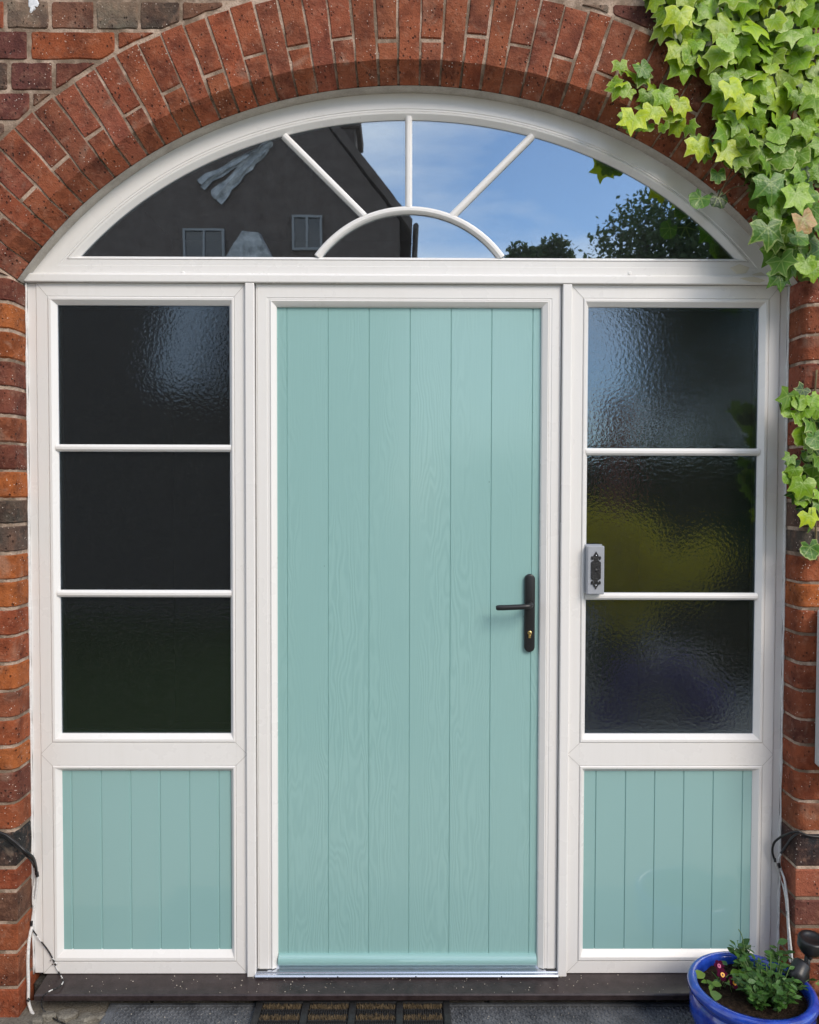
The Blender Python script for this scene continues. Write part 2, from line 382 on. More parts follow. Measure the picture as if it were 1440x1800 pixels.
RING = 0.272                                 # intrados to extrados of the arch ring
EXTR = arch_offset(RING)

# ------------------------------------------------------------------ setting: ground, hallway
g_ = obj('ground', ([(-60, -60, -.02), (60, -60, -.02), (60, .3, -.02), (-60, .3, -.02)], [(0, 1, 2, 3)]), GROUND); g_['kind'] = 'structure'
lw = obj('lawn', ([(-9, -8, -.014), (.1, -8, -.014), (.1, -2.3, -.014), (-9, -2.3, -.014)], [(0, 1, 2, 3)]), m_rough('mown grass', (.018, .045, .008), (.06, .12, .02), 20, .9, .9, .02, .1)); lw['kind'] = 'structure'
pav = empty('paving', (0, -.3, 0)); pav['kind'] = 'structure'
for i in range(9):
    for j in range(1):
        x0 = -2.4 + i * .53 + random.uniform(-.004, .004) + (.26 if j % 2 else 0); y1 = -.014 - j * .53
        s = obj('paving_slab', box(x0 + .006, x0 + .522, y1 - .52, y1, -.05, random.uniform(-.004, .0), .005), SLAB, pav)
for (a, b, r_, h_) in ((84, 1786, .026, .018), (118, 1782, .034, .012), (150, 1790, .030, .016), (176, 1784, .024, .010), (66, 1796, .022, .020), (134, 1800, .028, .012)):
    c_ = ground_at(a, b, .008); n_ = 9; o0 = [Vector((c_.x + r_ * random.uniform(.7, 1.2) * math.cos(6.283 * k / n_), c_.y + r_ * .7 * random.uniform(.7, 1.2) * math.sin(6.283 * k / n_), -.004)) for k in range(n_)]
    obj('stone', loft([o0, [Vector((p.x, p.y, h_ * .7)) for p in o0], [c_.lerp(p, .75) * 1 + Vector((0, 0, h_ * random.uniform(.9, 1.1) - c_.lerp(p, .75).z)) for p in o0]], True, False, True), SLAB, pav)
hall = obj('hallway', join([box(-1.6, 1.6, .09, 3, -.02, 0, 0), box(-1.6, 1.6, .09, 3, 3.3, 3.32, 0), box(-1.62, -1.6, .09, 3, -.02, 3.3, 0), box(1.6, 1.62, .09, 3, -.02, 3.3, 0), box(-1.6, 1.6, 3, 3.02, -.02, 3.3, 0)]), ROOM); hall['kind'] = 'structure'

# ------------------------------------------------------------------ brick wall
wall = empty('brick_wall', (XC, YB, 0), 'weathered red brick wall with an arch ring of brick over the entrance', 'wall')
# mortar bed behind the brick faces
WX, WZ = 2.35, 3.95
Z_STOP_T, Z_STOP_B = Z(20, 1462, YB), Z(20, 1526, YB)
path = []
for z in (-.02, .15, Z_STOP_B - .005): path.append((Vector((XL, 0, z)), Vector((-1, 0, 0)), .004))
for z in (Z_STOP_T, .8, 1.4, Z_SPRING - .02): path.append((Vector((XL, 0, z)), Vector((-1, 0, 0)), CJ))
for i in range(0, 401, 8): path.append((ARCH[i], ARN[i], CH))
for z in (Z_SPRING - .02, 1.4, .8, Z_STOP_T): path.append((Vector((XR, 0, z)), Vector((1, 0, 0)), CJ))
for z in (Z_STOP_B - .005, .15, -.02): path.append((Vector((XR, 0, z)), Vector((1, 0, 0)), .004))
rings = [[] for _ in range(6)]
for p, n, c in path:
    q = p.copy()
    u = .5 if c == CH else .3
    prof = [(.004, .08), (.004, YB + c + .002), (.003 + c * u, YB + c * u + .003), (c + .004, YB + .0035)]
    for k, (o_, y) in enumerate(prof): rings[k].append(p + n * o_ + Vector((0, y, 0)))
    ts = []
    if abs(n.x) > 1e-6: ts.append(((WX if n.x > 0 else -WX) - p.x) / n.x)
    if n.z > 1e-6: ts.append((WZ - p.z) / n.z)
    t = min(v for v in ts if v > 0)
    rings[4].append(p + n * t + Vector((0, YB + .0035, 0))); rings[5].append(p + n * t + Vector((0, .12, 0)))
# corners of the sheet above the spring are filled with the fan of normals; add the two upper corner patches
V, F = loft(rings, closed=False)
mo = obj('mortar', (V, F), MORTAR, wall)
cpatch = []
for s in (-1, 1):
    q0 = [r for r in rings[4] if (r.x * s > 0 and abs(abs(r.x) - WX) < 1e-4)]; q1 = [r for r in rings[4] if abs(r.z - WZ) < 1e-4 and r.x * s > 0]
    a = max(q0, key=lambda r: r.z); b = max(q1, key=lambda r: abs(r.x)); mid = Vector((0, YB + .007, Z_CROWN))
    cpatch.append(([a, b, Vector((s * WX, YB + .0035, WZ))], [(0, 1, 2)]))
obj('mortar', join(cpatch), MORTAR, wall)
# grey sealant lining the inner half of the soffit
sof = [[p + n * -.001 + Vector((0, y, 0)) for p, n in zip(ARCH[2:399:4], ARN[2:399:4])] for y in (YB + CH + .003, .06)]
obj('soffit_sealant', loft(sof, closed=False), CAULK, wall, smooth=True)

PAL = dict(
    red=(.245, .068, .032), dred=(.165, .050, .032), orange=(.40, .115, .030), rust=(.27, .068, .027), brown=(.15, .075, .050),
    grey=(.20, .165, .125), dgrey=(.085, .068, .055), black=(.030, .030, .032), plum=(.135, .048, .038), pink=(.285, .085, .050))
def lerp_c(a, b, t): return tuple(x + (y - x) * t for x, y in zip(a, b))
def vary(c, k=.10):
    f = random.uniform(1 - k, 1 + k); return tuple(max(.004, v * f * random.uniform(.95, 1.05)) for v in c)
def face_prism(poly, y0=YB, y1=.10, bev=.004, jit=.002, seg=.028):
    """poly: list of (x,z) counter-clockwise; irregular brick standing y0..y1"""
    P = [Vector((a, b)) for a, b in poly]; n = len(P); Q = []
    for i in range(n):
        a, b = P[i], P[(i + 1) % n]; k = max(1, int((b - a).length / seg + .5))
        d = (b - a); nn = Vector((-d.y, d.x)).normalized() if d.length > 1e-6 else Vector((0, 0))
        for j in range(k):
            p = a.lerp(b, j / k)
            if j == 0:
                pr = (P[i - 1] - a); nx = (b - a); c = min(.004, pr.length * .3, nx.length * .3)
                Q.append(a + pr.normalized() * c * random.uniform(.5, 1.5)); Q.append(a + nx.normalized() * c * random.uniform(.5, 1.5))
            else: Q.append(p + nn * random.uniform(-jit, jit * .9))
    cen = sum(Q, Vector((0, 0))) / len(Q)
    def inset(q, k):
        d = cen - q; return q + d.normalized() * min(k * 1.25, d.length * .5)
    ty, tx = random.uniform(-.0012, .0008), random.uniform(-.01, .01)
    r0 = [(inset(q, bev * random.uniform(.6, 1.3)).x, y0 + ty + tx * (q.x - cen.x), inset(q, bev * random.uniform(.7, 1.2)).y) for q in Q]
    r1 = [(q.x, y0 + bev * 1.1, q.y) for q in Q]; r2 = [(q.x, y1, q.y) for q in Q]
    return loft([r0, r1, r2], True, True, False)
def plan_prism(side, xo, z0, z1, r_top=CJ, r_bot=CJ):
    """jamb brick: plan profile with a rounded outer corner, side=-1 left / 1 right"""
    xj = XL if side < 0 else XR
    def ring(z, r, ins, lift=0):
        pts = [(xj - side * 0, .10)]
        c = Vector((xj + side * r, YB + r))
        for k in range(7):
            a = math.pi / 2 * k / 6; pts.append((c.x - side * r * math.cos(a), c.y - r * math.sin(a)))
        pts += [(xo, YB), (xo, .10)]
        o_ = []
        for i, (x, y) in enumerate(pts):
            ix = side * ins if i < 6 else (0 if i == 7 else (-side * ins if i in (8, 9) else side * ins * .5))
            iy = ins if 2 <= i <= 8 else 0
            o_.append((x + ix, y + iy, z + lift))
        return o_
    b = .004; j = [random.uniform(-.0015, .0015) for _ in range(4)]
    if r_top == r_bot: rg = [ring(z0 + j[0], r_bot, b), ring(z0 + b, r_bot, 0), ring(z1 - b, r_top, 0), ring(z1 + j[1], r_top, b)]
    else:
        zm = z0 + (z1 - z0) * .62
        rg = [ring(z0, .004, b), ring(z0 + b, .004, 0), ring(z0 + (z1 - z0) * .2, .006, 0), ring(zm, r_top, 0), ring(z1 - b, r_top, 0), ring(z1, r_top, b)]
    return loft(rg, True, True, True)

def in_view(pts, pad=4):
    us = [project(p) for p in pts]
    return max(u[0] for u in us) > -pad and min(u[0] for u in us) < 1440 + pad and max(u[1] for u in us) > -pad and min(u[1] for u in us) < 1800 + pad
stuff_bricks = []
def add_brick(vf, color, name='brick'):
    V, F = vf
    if in_view([v for v in V if v[1] < 0]): return obj(name, vf, BRICK, wall, color=vary(color))
    stuff_bricks.append((vf, vary(color)))

# arch ring
NV = 45; STOT = SREF[-1]; pitch = STOT / NV
for i in range(NV):
    s0, s1 = pitch * i, pitch * (i + 1); jw = .0032 + random.uniform(-.0010, .0018)
    hw0, hw1 = jw / 1, jw / 1
    wob = random.uniform(-.004, .004)
    spans = [(0, RING + random.uniform(-.006, .004))]
    if i % 2:
        cut = .118 + random.uniform(-.012, .014); spans = [(0, cut - .005), (cut + .005, RING + random.uniform(-.006, .004))]
    side_t = i / (NV - 1)
    for (a, b) in spans:
        (pa, na), (pb, nb) = arch_at(s0), arch_at(s1)
        def edge(p, n, s, sgn):
            t = Vector((n.z, 0, -n.x)); q = p + n * s + t * (jw * sgn) ; return q
        lo = CH if a == 0 else a
        seg = max(2, int((b - lo) / .05))
        loop = []
        for k in range(seg + 1):
            s = lo + (b - lo) * k / seg; q = edge(pb, nb, s, -1); loop.append((q + Vector((random.uniform(-.0016, .0016), 0, random.uniform(-.0016, .0016))), k == 0))
        for k in range(seg + 1):
            s = b - (b - lo) * k / seg; q = edge(pa, na, s, 1); loop.append((q + Vector((random.uniform(-.0016, .0016), 0, random.uniform(-.0016, .0016))), k == seg))
        cen = sum((q for q, _ in loop), Vector()) / len(loop); bev = .0032; yy = YB + random.uniform(-.0015, .001)
        r0, r1, r2 = [], [], []
        for k, (q, low) in enumerate(loop):
            d = (cen - q).normalized()
            if a == 0 and low:
                n = nb if k == 0 else na; p = pb if k == 0 else pa; sg = -1 if k == 0 else 1
                r0.append(q + Vector((d.x * .002, yy, d.z * 0)))
                e = edge(p, n, 0.0, sg); r1.append(e + Vector((0, YB + CH, 0))); r2.append(e + Vector((0, .08, 0)))
            else:
                r0.append(q + d * bev * random.uniform(.7, 1.3) + Vector((0, yy, 0))); r1.append(q + Vector((0, YB + bev, 0))); r2.append(q + Vector((0, .08, 0)))
        base = random.choice([PAL['red'], PAL['rust'], PAL['red'], PAL['pink'], PAL['red'], PAL['dred']])
        base = lerp_c(base, (.275, .084, .040), .5)
        if side_t < .22: base = tuple(v * f for v, f in zip(base, (.88, .88, .95)))
        add_brick(loft([r0, r1, r2], True, True, False), base, 'arch_brick')

# wall courses, read off the photograph on each side of the arch
LROW = [-218, -164, -110, -55, -2, 52, 106, 160, 213, 266, 320, 375, 430, 485, 530, 579, 631, 681, 730, 779, 827, 877, 923, 973, 1022, 1071, 1120, 1168, 1216, 1265, 1314, 1357, 1414, 1462, 1526, 1567, 1623, 1675, 1737, 1795]
RROW = [-218, -164, -110, -55, -2, 53, 106, 160, 213, 266, 320, 375, 430, 486, 535, 588, 636, 687, 735, 784, 833, 881, 930, 975, 1025, 1071, 1116, 1167, 1215, 1266, 1311, 1357, 1410, 1464, 1526, 1580, 1630, 1690, 1740, 1795]
LCOL = {13: 'dred', 14: 'orange', 15: 'orange', 16: 'dred', 17: 'dred', 18: 'red', 19: 'dred', 20: 'orange', 21: 'dgrey', 22: 'dgrey', 23: 'orange', 24: 'orange', 25: 'rust', 26: 'rust', 27: 'orange', 28: 'red', 29: 'rust', 30: 'orange', 31: 'dred', 32: 'rust', 33: 'black', 34: 'rust', 35: 'brown', 36: 'rust', 37: 'red', 38: 'rust'}
RCOL = {13: 'pink', 14: 'red', 15: 'red', 16: 'pink', 17: 'plum', 18: 'red', 19: 'dred', 20: 'red', 21: 'dgrey', 22: 'dgrey', 23: 'rust', 24: 'orange', 25: 'rust', 26: 'rust', 27: 'red', 28: 'red', 29: 'dred', 30: 'rust', 31: 'rust', 32: 'red', 33: 'black', 34: 'pink', 35: 'plum', 36: 'red', 37: 'red', 38: 'rust'}
TOPROW = {4: [(-62, 7, 'red'), (11, 85, 'grey'), (89, 165, 'brown'), (168, 243, 'grey'), (246, 316, 'dgrey'), (319, 392, 'brown'), (396, 470, 'red'), (474, 548, 'brown'), (552, 640, 'red'), (644, 720, 'red'), (724, 850, 'red'), (854, 925, 'brown'), (928, 999, 'red'), (1003, 1072, 'grey'), (1077, 1180, 'plum')],
          5: [(-100, 48, 'plum'), (53, 202, 'rust'), (206, 330, 'red'), (1090, 1180, 'dred')],
          6: [(-62, 13, 'dgrey'), (18, 92, 'plum'), (96, 190, 'plum')], 7: [(-96, 52, 'plum'), (56, 130, 'brown')], 8: [(-80, 8, 'grey'), (12, 84, 'dred')]}
def clip_arch(poly):
    c = sum((Vector(p) for p in poly), Vector((0, 0))) / len(poly)
    if c.y < Z_SPRING - .06: return poly
    j = min(range(len(poly) * 0 + 401), key=lambda k: (EXTR[k].x - c.x) ** 2 + (EXTR[k].z - c.y) ** 2)
    n = Vector((ARN[j].x, ARN[j].z)); p0 = Vector((EXTR[j].x, EXTR[j].z)) + n * .010
    o_ = []
    for k in range(len(poly)):
        a, b = Vector(poly[k]), Vector(poly[(k + 1) % len(poly)]); da, db = (a - p0).dot(n), (b - p0).dot(n)
        if da >= 0: o_.append(a)
        if da * db < 0: o_.append(a.lerp(b, da / (da - db)))
    if len(o_) < 3: return None
    ar = abs(sum(o_[k].x * o_[(k + 1) % len(o_)].y - o_[(k + 1) % len(o_)].x * o_[k].y for k in range(len(o_)))) / 2
    return [tuple(p) for p in o_] if ar > .0006 else None
HJ = .0047
for s_, i0 in ((-1, 0), (1, 400)):
    p, n = ARCH[i0], ARN[i0]
    tri = [(p.x + n.x * (CH * .6), p.z + n.z * CH * .6 - .011), (p.x + n.x * (RING + .03), p.z + n.z * (RING + .03) - .011), (p.x + n.x * (RING + .03), p.z + .005), (p.x + n.x * CH * .3, p.z + .005)]
    if s_ > 0: tri = tri[::-1]
    add_brick(face_prism(tri[::-1]), PAL['dred'])
def lay(x0, x1, z0, z1, color):
    x0, x1 = sorted((x0, x1)); poly = clip_arch([(x0, z0), (x1, z0), (x1, z1), (x0, z1)])
    if poly: add_brick(face_prism(poly), color)
for side, ROW, COLS in ((-1, LROW, LCOL), (1, RROW, RCOL)):
    pxe = 20 if side < 0 else 1415
    for r in range(len(ROW) - 1):
        z1, z0 = Z(pxe, ROW[r], YB) - HJ, Z(pxe, ROW[r + 1], YB) + HJ
        if z0 < 0: z0 = -.02
        xj = XL if side < 0 else XR
        zc = (z0 + z1) / 2
        rnd = lambda: PAL[random.choice(['red', 'dred', 'rust', 'plum', 'red', 'brown', 'rust'])]
        if ROW[r] >= 484:
            first = .105 if r % 2 else .218
            xo = xj + side * first
            cname = COLS.get(r, 'red')
            if r < 33: vf = plan_prism(side, xo, z0, z1)
            elif r == 33: vf = plan_prism(side, xo, z0, z1, CJ, .004)
            else: vf = plan_prism(side, xo, z0, z1, .004, .004)
            b = add_brick(vf, PAL[cname])
            x = xo + side * .011; k = r
        elif r in TOPROW and side < 0:
            for a, b_, c in TOPROW[r]: lay(X(a, ROW[r] + 25, YB) + HJ * .35, X(b_, ROW[r] + 25, YB) - HJ * .35, z0, z1, PAL[c])
            x = X(TOPROW[r][0][0], ROW[r], YB) - .011; k = r
        elif r in TOPROW and r <= 5: x = X(1184, ROW[r], YB) + .004; k = r
        else: x = XC + side * (.0055 if r >= 4 else random.uniform(.005, .05)); k = r
        while abs(x) < WX - .05:
            wd = .218 if (k % 2 == 0) else .105
            lay(x, x + side * wd, z0, z1, rnd()); x += side * (wd + .011); k += 1 if r % 2 else 1
# bricks outside the picture, one part
PV, PF, PC = [], [], []
for (V, F), c in stuff_bricks:
    b = len(PV); PV += list(V); PF += [tuple(i + b for i in q) for q in F]
sb = obj('outlying_brick', (PV, PF), BRICK, wall, color=PAL['red']); sb['kind'] = 'stuff'
# white splash on a grey brick
def blob(pts, y, th=.002):
    P = [at(a, b, y) for a, b in pts]; c = sum(P, Vector()) / len(P)
    return loft([[c.lerp(p, .8) + Vector((0, -th, 0)) for p in P], P], True, True, False)
obj('paint_splash', blob([(50, -3), (64, -4), (69, 6), (66, 12), (61, 11), (63, 16), (58, 19), (55, 23), (52, 21), (53, 14), (50, 11)], YB - .001), PAINT, wall)

# ------------------------------------------------------------------ fanlight
fan = empty('fanlight_window', (XC, 0, Z(720, 486)), 'white arched fanlight with sunburst glazing bars above the teal door', 'window')
def d_loop(ka, kb, y, nn=72):
    """closed D: arch offset inward by ka, bottom rail raised by kb"""
    off = [p - n * ka for p, n in zip(ARCH, ARN)]; zb = Z(720, 486) + kb
    pts = [p for p in off]
    def cross(seq):
        for a, b in zip(seq, seq[1:]):
            if a.z < zb <= b.z: return a.lerp(b, (zb - a.z) / (b.z - a.z))
        return seq[0]
    l, r_ = cross(pts[:201]), cross(pts[:199:-1])   # where the arch meets the bottom rail
    if pts[0].z >= zb: l = Vector((pts[0].x, 0, zb))
    if pts[400].z >= zb: r_ = Vector((pts[400].x, 0, zb))
    mid = [p for p in pts if p.z > zb + 1e-4 and l.x < p.x < r_.x]
    seq = [l] + mid + [r_]; s = arclen(seq); o_ = []; j = 0
    for k in range(nn + 1):
        t = s[-1] * k / nn
        while j < len(seq) - 2 and s[j + 1] < t: j += 1
        f = (t - s[j]) / max(1e-9, s[j + 1] - s[j]); o_.append(seq[j].lerp(seq[j + 1], min(1, f)) + Vector((0, y, 0)))
    for k in range(1, 12): o_.append(Vector((r_.x + (l.x - r_.x) * k / 12, y, zb)))
    return o_
FB = lambda py: Z(720, py) - Z(720, 486)
kb1, kb2 = FB(457.5), FB(451)
autosmooth(obj('frame', loft([d_loop(-.004, -.002, .07), d_loop(-.004, -.002, 0), d_loop(.048, kb1 * .6, -.001), d_loop(.0495, kb1 * .62, .001), d_loop(.055, kb1 - .001, .0), d_loop(.0555, kb1, .003)]), UPVC, fan), 25)
autosmooth(obj('glazing_bead', loft([d_loop(.0556, kb1 + .0004, .012), d_loop(.0556, kb1 + .0004, .001), d_loop(.058, kb1 + .001, -.0015), d_loop(.063, kb1 + .003, -.0005), d_loop(.074, kb2 - .002, .009), d_loop(.077, kb2, .012), d_loop(.077, kb2, .03)]), UPVC, fan), 25)
def fr(px, py): return at(px, py, .014)
GY = .016
outer = [p for p in d_loop(.072, kb2 - .004, GY, 120)][:121]
ECX, ECZ = fr(720, 453).x, fr(720, 453).z; ERX, ERZ = fr(881.5, 453).x - ECX, fr(720, 370).z - ECZ
ERR = (ERX ** 2 + ERZ ** 2) / (2 * ERZ); EA0 = math.asin((ERR - ERZ) / ERR)
def ell(t):
    a = EA0 + (math.pi - 2 * EA0) * t / math.pi
    return Vector((ECX + ERR * math.cos(a), 0, ECZ + ERZ - ERR + ERR * math.sin(a)))
barlines = [(fr(500, 240), fr(641, 381)), (fr(718.5, 207), fr(718.5, 366)), (fr(935, 240), fr(794, 381))]
def ell_t(p): return (math.atan2(p.z - (ECZ + ERZ - ERR), p.x - ECX) - EA0) * math.pi / (math.pi - 2 * EA0)
tb = [math.pi] + [ell_t(b[1]) for b in barlines] + [0]
ob = [0] + [min(range(121), key=lambda k: (outer[k] - b[0]).length) for b in barlines] + [120]
def pane(name, loop, m, par, y, th=.004):
    fr_, bk = [Vector((p.x, y, p.z)) for p in loop], [Vector((p.x, y + th, p.z)) for p in loop]
    return obj(name, loft([fr_, bk], True, True, True), m, par)
for i in range(4):
    o_ = outer[ob[i]:ob[i + 1] + 1]; e = [ell(tb[i + 1] + (tb[i] - tb[i + 1]) * k / 16) for k in range(17)]
    pane('pane', o_ + e, GFAN, fan, GY)
pane('pane', [ell(math.pi * k / 40) for k in range(41)], GFAN, fan, GY + .0005)
def bar(path, wd, y0, y1, name, par, m=UPVC):
    """half-round glazing bar swept along a path in the XZ plane"""
    P = [Vector((p.x, 0, p.z)) for p in path]; rings_ = []
    prof = [(-.5, y1), (-.5, y0 + (y1 - y0) * .55), (-.36, y0 + (y1 - y0) * .18), (-.16, y0), (.16, y0), (.36, y0 + (y1 - y0) * .18), (.5, y0 + (y1 - y0) * .55), (.5, y1)]
    for i, p in enumerate(P):
        t = (P[min(i + 1, len(P) - 1)] - P[max(0, i - 1)]).normalized(); n = Vector((-t.z, 0, t.x))
        rings_.append([p + n * (u * wd) + Vector((0, y, 0)) for u, y in prof])
    return autosmooth(obj(name, loft(rings_, True, True, True), m, par), 30)
bar([ell(math.pi * (1 - k / 36)) for k in range(37)], .0225, -.001, .0155, 'curved_glazing_bar', fan)
for a, b in barlines: bar([a, b], .022, .000, .0155, 'glazing_bar', fan)
for sm in ([(1283, 471), (1300, 464), (1318, 470), (1312, 480), (1296, 482)], [(1322, 482), (1338, 478), (1347, 484), (1340, 492), (1330, 489)]):
    obj('sealant_smear', blob(sm, -.0012, .0006), SMEAR, fan)
for sm in ([(1300, 489), (1325, 486), (1346, 493), (1336, 497), (1318, 495)],):
    obj('sealant_smear', blob(sm, -.0148, .0006), SMEAR, fan)
# projecting transom strip and its two caps
zt0, zt1 = Z(720, 499), Z(720, 482.5)
V, F = loft([[(x, .03, zt0), (x, -.013, zt0), (x, -.0145, zt0 + .002), (x, -.0145, zt1 - .008), (x, -.012, zt1 - .003), (x, -.002, zt1 + .0005), (x, .03, zt1 + .0005)] for x in (XL + .002, XR - .002)], True, True, True)
obj('transom_strip', (V, F), UPVC, fan)
for px in (322, 1107):
    p = at(px, 480); obj('screw_cap', lathe([(.0, 0.003), (.004, .0028), (.0058, .0015), (.006, 0)], 14), UPVC, None).matrix_world
    c = bpy.data.objects['screw_cap' if px == 322 else 'screw_cap.001']; c.data.transform(Matrix.Rotation(R_(90), 4, 'X')); c.parent = fan; c.location = Vector((p.x, -.002, p.z)) - world_loc(fan)

# ------------------------------------------------------------------ side windows
def side_window(side, label):
    L_ = side < 0
    # bead corners (px, at the top of the window)
    bx0, bx1 = (X(83, 521), X(411.5, 524)) if L_ else (X(1026, 525), X(1353, 525))
    gx0, gx1 = (X(98, 540), X(402, 540)) if L_ else (X(1036, 540), X(1338, 540))
    fx0, fx1 = (X(63, 510), X(432, 510)) if L_ else (X(1004.5, 510), X(1372, 510))
    zt, zb = Z(720, 499) - .001, ZS + .001
    zb1, zb2, zb3, zb4 = Z(720, 523), Z(720, 1306), Z(720, 1346), Z(720, 1690.5)
    zg1, zg2, zg3, zg4 = Z(720, 537), Z(720, 1291.5), Z(720, 1357), Z(720, 1672.5)
    t = empty('side_window', ((fx0 + fx1) / 2, 0, zb), label, 'window')
    B = lambda *a: box(*a)
    yo = 0.0
    fr_ = join([rect_loft([(fx0, fx1, zb, zt, .07), (fx0, fx1, zb, zt, .0015), (fx0 + .0015, fx1 - .0015, zb + .0015, zt - .0015, yo), (bx0 - .0012, bx1 + .0012, zb4 - .0012, zb1 + .0012, yo), (bx0, bx1, zb4, zb1, .0025), (bx0, bx1, zb4, zb1, .05)]),
                rect_loft([(bx0 - .0005, bx1 + .0005, zb3, zb2, .05), (bx0 - .0005, bx1 + .0005, zb3, zb2, .002), (bx0 - .001, bx1 + .001, zb3 + .0012, zb2 - .0012, -.0002), (bx0 + .1, bx1 - .1, (zb2 + zb3) / 2 - .001, (zb2 + zb3) / 2 + .001, -.0002)], True)])
    obj('frame', fr_, UPVC, t)
    xe0, xe1 = (XL + .002, fx0 - .0012) if L_ else (fx1 + .0012, XR - .002)
    obj('frame_extension', box(xe0, xe1, .0035, .06, zb, zt, .0025), UPVC, t)
    for (za, zc, ga, gc) in ((zb2, zb1, zg2, zg1), (zb4, zb3, zg4, zg3)):
        f = lambda k, y: (bx0 + (gx0 - bx0) * k, bx1 + (gx1 - bx1) * k, za + (ga - za) * k, zc + (gc - zc) * k, y)
        e = .0003
        autosmooth(obj('glazing_bead', rect_loft([(bx0 + e, bx1 - e, za + e, zc - e, .02), (bx0 + e, bx1 - e, za + e, zc - e, .0005), f(.16, -.0025), f(.42, -.002), f(.92, .0095), f(1, .012), f(1, .03)]), UPVC, t), 25)
    # panes and bars
    bars = [(782, 795.5), (1039, 1051)] if L_ else [(787, 799), (1042.5, 1054)]
    zz = [zg1 + .004] + [Z(720, (a + b) / 2) for a, b in bars] + [zg2 - .004]
    for i in range(3):
        pane('pane', [Vector((gx0 - .004, 0, zz[i + 1] + .0005)), Vector((gx1 + .004, 0, zz[i + 1] + .0005)), Vector((gx1 + .004, 0, zz[i] - .0005)), Vector((gx0 - .004, 0, zz[i] - .0005))], GOBS, t, .016)
    for z in zz[1:3]: bar([Vector((gx0 - .005, 0, z)), Vector((gx1 + .005, 0, z))], .0225, .001, .0155, 'glazing_bar', t)
    # spacer bar seen through the edge of the glass
    obj('spacer_bar', rect_loft([(gx0 + .001, gx1 - .001, zg2 + .001, zg1 - .001, .026), (gx0 + .005, gx1 - .005, zg2 + .005, zg1 - .005, .026), (gx0 + .005, gx1 - .005, zg2 + .005, zg1 - .005, .04)]), mat('spacer metal', (.30, .30, .29), .4), t)
    xs = [104, 127, 179, 230.5, 282, 333.5, 385, 407] if L_ else [1024, 1046, 1098, 1149, 1200, 1251.5, 1303, 1327]
    for a, b in zip(xs, xs[1:]):
        xa, xb = X(a, 1500, .016), X(b, 1500, .016)
        gro = .0032 if L_ else .0022
        V, F = loft([[(xa, .03, z), (xa, .0165, z), (xa + gro * .7, .0155, z), (xa + gro, .0135, z), (xb - gro, .0135, z), (xb - gro * .7, .0155, z), (xb, .0165, z), (xb, .03, z)] for z in (zg4 - .003, zg3 + .003)], True, True, True)
        obj('board', (V, F), PANEL, t)
    mj = []
    for (a, b) in (((fx0, zt), (bx0, zb1)), ((fx1, zt), (bx1, zb1)), ((fx0, zb), (bx0, zb4)), ((fx1, zb), (bx1, zb4)), ((fx0, (zb2 + zb3) / 2), (bx0, zb2)), ((fx1, (zb2 + zb3) / 2), (bx1, zb2)), ((fx0, (zb2 + zb3) / 2), (bx0, zb3)), ((fx1, (zb2 + zb3) / 2), (bx1, zb3))):
        a = Vector(a).lerp(Vector(b), .06); b = Vector(b); d_ = (b - a).normalized(); n_ = Vector((-d_.y, d_.x)) * .0006
        mj.append(([(a.x + n_.x, -.0007, a.y + n_.y), (a.x - n_.x, -.0007, a.y - n_.y), (b.x - n_.x, -.0007, b.y - n_.y), (b.x + n_.x, -.0007, b.y + n_.y)], [(0, 1, 2, 3)]))
    obj('mitre_joints', join(mj), JOINT, t)
    # irregular line of sealant against the brick
    xs_ = XL if L_ else XR; pth, rr = [], []
    for k in range(60):
        z = zb + (zt - zb) * k / 59; pth.append((xs_ + side * -.001 + random.uniform(-.001, .001), .001 - random.uniform(0, .002), z)); rr.append(.0042 + random.uniform(-.0012, .0022))
    obj('sealant', tube(pth, rr, 6), SILIC, t, True)
    return t
side_window(-1, 'white side window with almost black obscure panes, no doorbell, over a teal boarded panel')
side_window(1, 'white side window carrying the doorbell, panes reflecting blue sky and yellow shrubs')

# ------------------------------------------------------------------ door frame, door
dfx0, dfx1 = X(449.5, 510), X(987.5, 510); dtop = Z(720, 499) - .001
door_f = empty('door_frame', ((dfx0 + dfx1) / 2, 0, ZS), 'white frame round the teal door with a metal threshold', 'door frame')
bx0, bx1, bz1 = X(474, 530), X(966, 530), Z(720, 527.5)
lx0, lx1, lz1 = X(486, 545), X(952.5, 545), Z(720, 539.5); zend = Z(720, 1703)
def uloop(a, b, t, y, zb): return [(a, y, zb), (a, y, t), (b, y, t), (b, y, zb)]
i_ = .008
def u_frame(levels): return loft([uloop(*l) for l in levels], closed=False)
autosmooth(obj('frame', u_frame([(dfx0, dfx1, dtop, .06, ZS + .001), (dfx0, dfx1, dtop, .003, ZS + .001), (dfx0 + .004, dfx1 - .004, dtop - .003, .003, zend), (dfx0 + .0055, dfx1 - .0055, dtop - .004, .0, zend), (bx0 - .009, bx1 + .009, bz1 + .007, .0, zend), (bx0 - .008, bx1 + .008, bz1 + .006, .0015, zend), (bx0, bx1, bz1, .001, zend), (bx0 + .0006, bx1 - .0006, bz1 - .0006, .004, zend)]), UPVC, door_f), 25)
autosmooth(obj('stop_bead', u_frame([(bx0 + .001, bx1 - .001, bz1 - .001, .008, zend), (bx0 + .001, bx1 - .001, bz1 - .001, .0005, zend), (bx0 + .004, bx1 - .004, bz1 - .004, -.002, zend), (lx0 - .004, lx1 + .004, lz1 + .004, .007, zend), (lx0 - .001, lx1 + .001, lz1 + .001, .012, zend), (lx0 - .0008, lx1 + .0008, lz1 + .001, .03, zend)]), UPVC, door_f), 25)
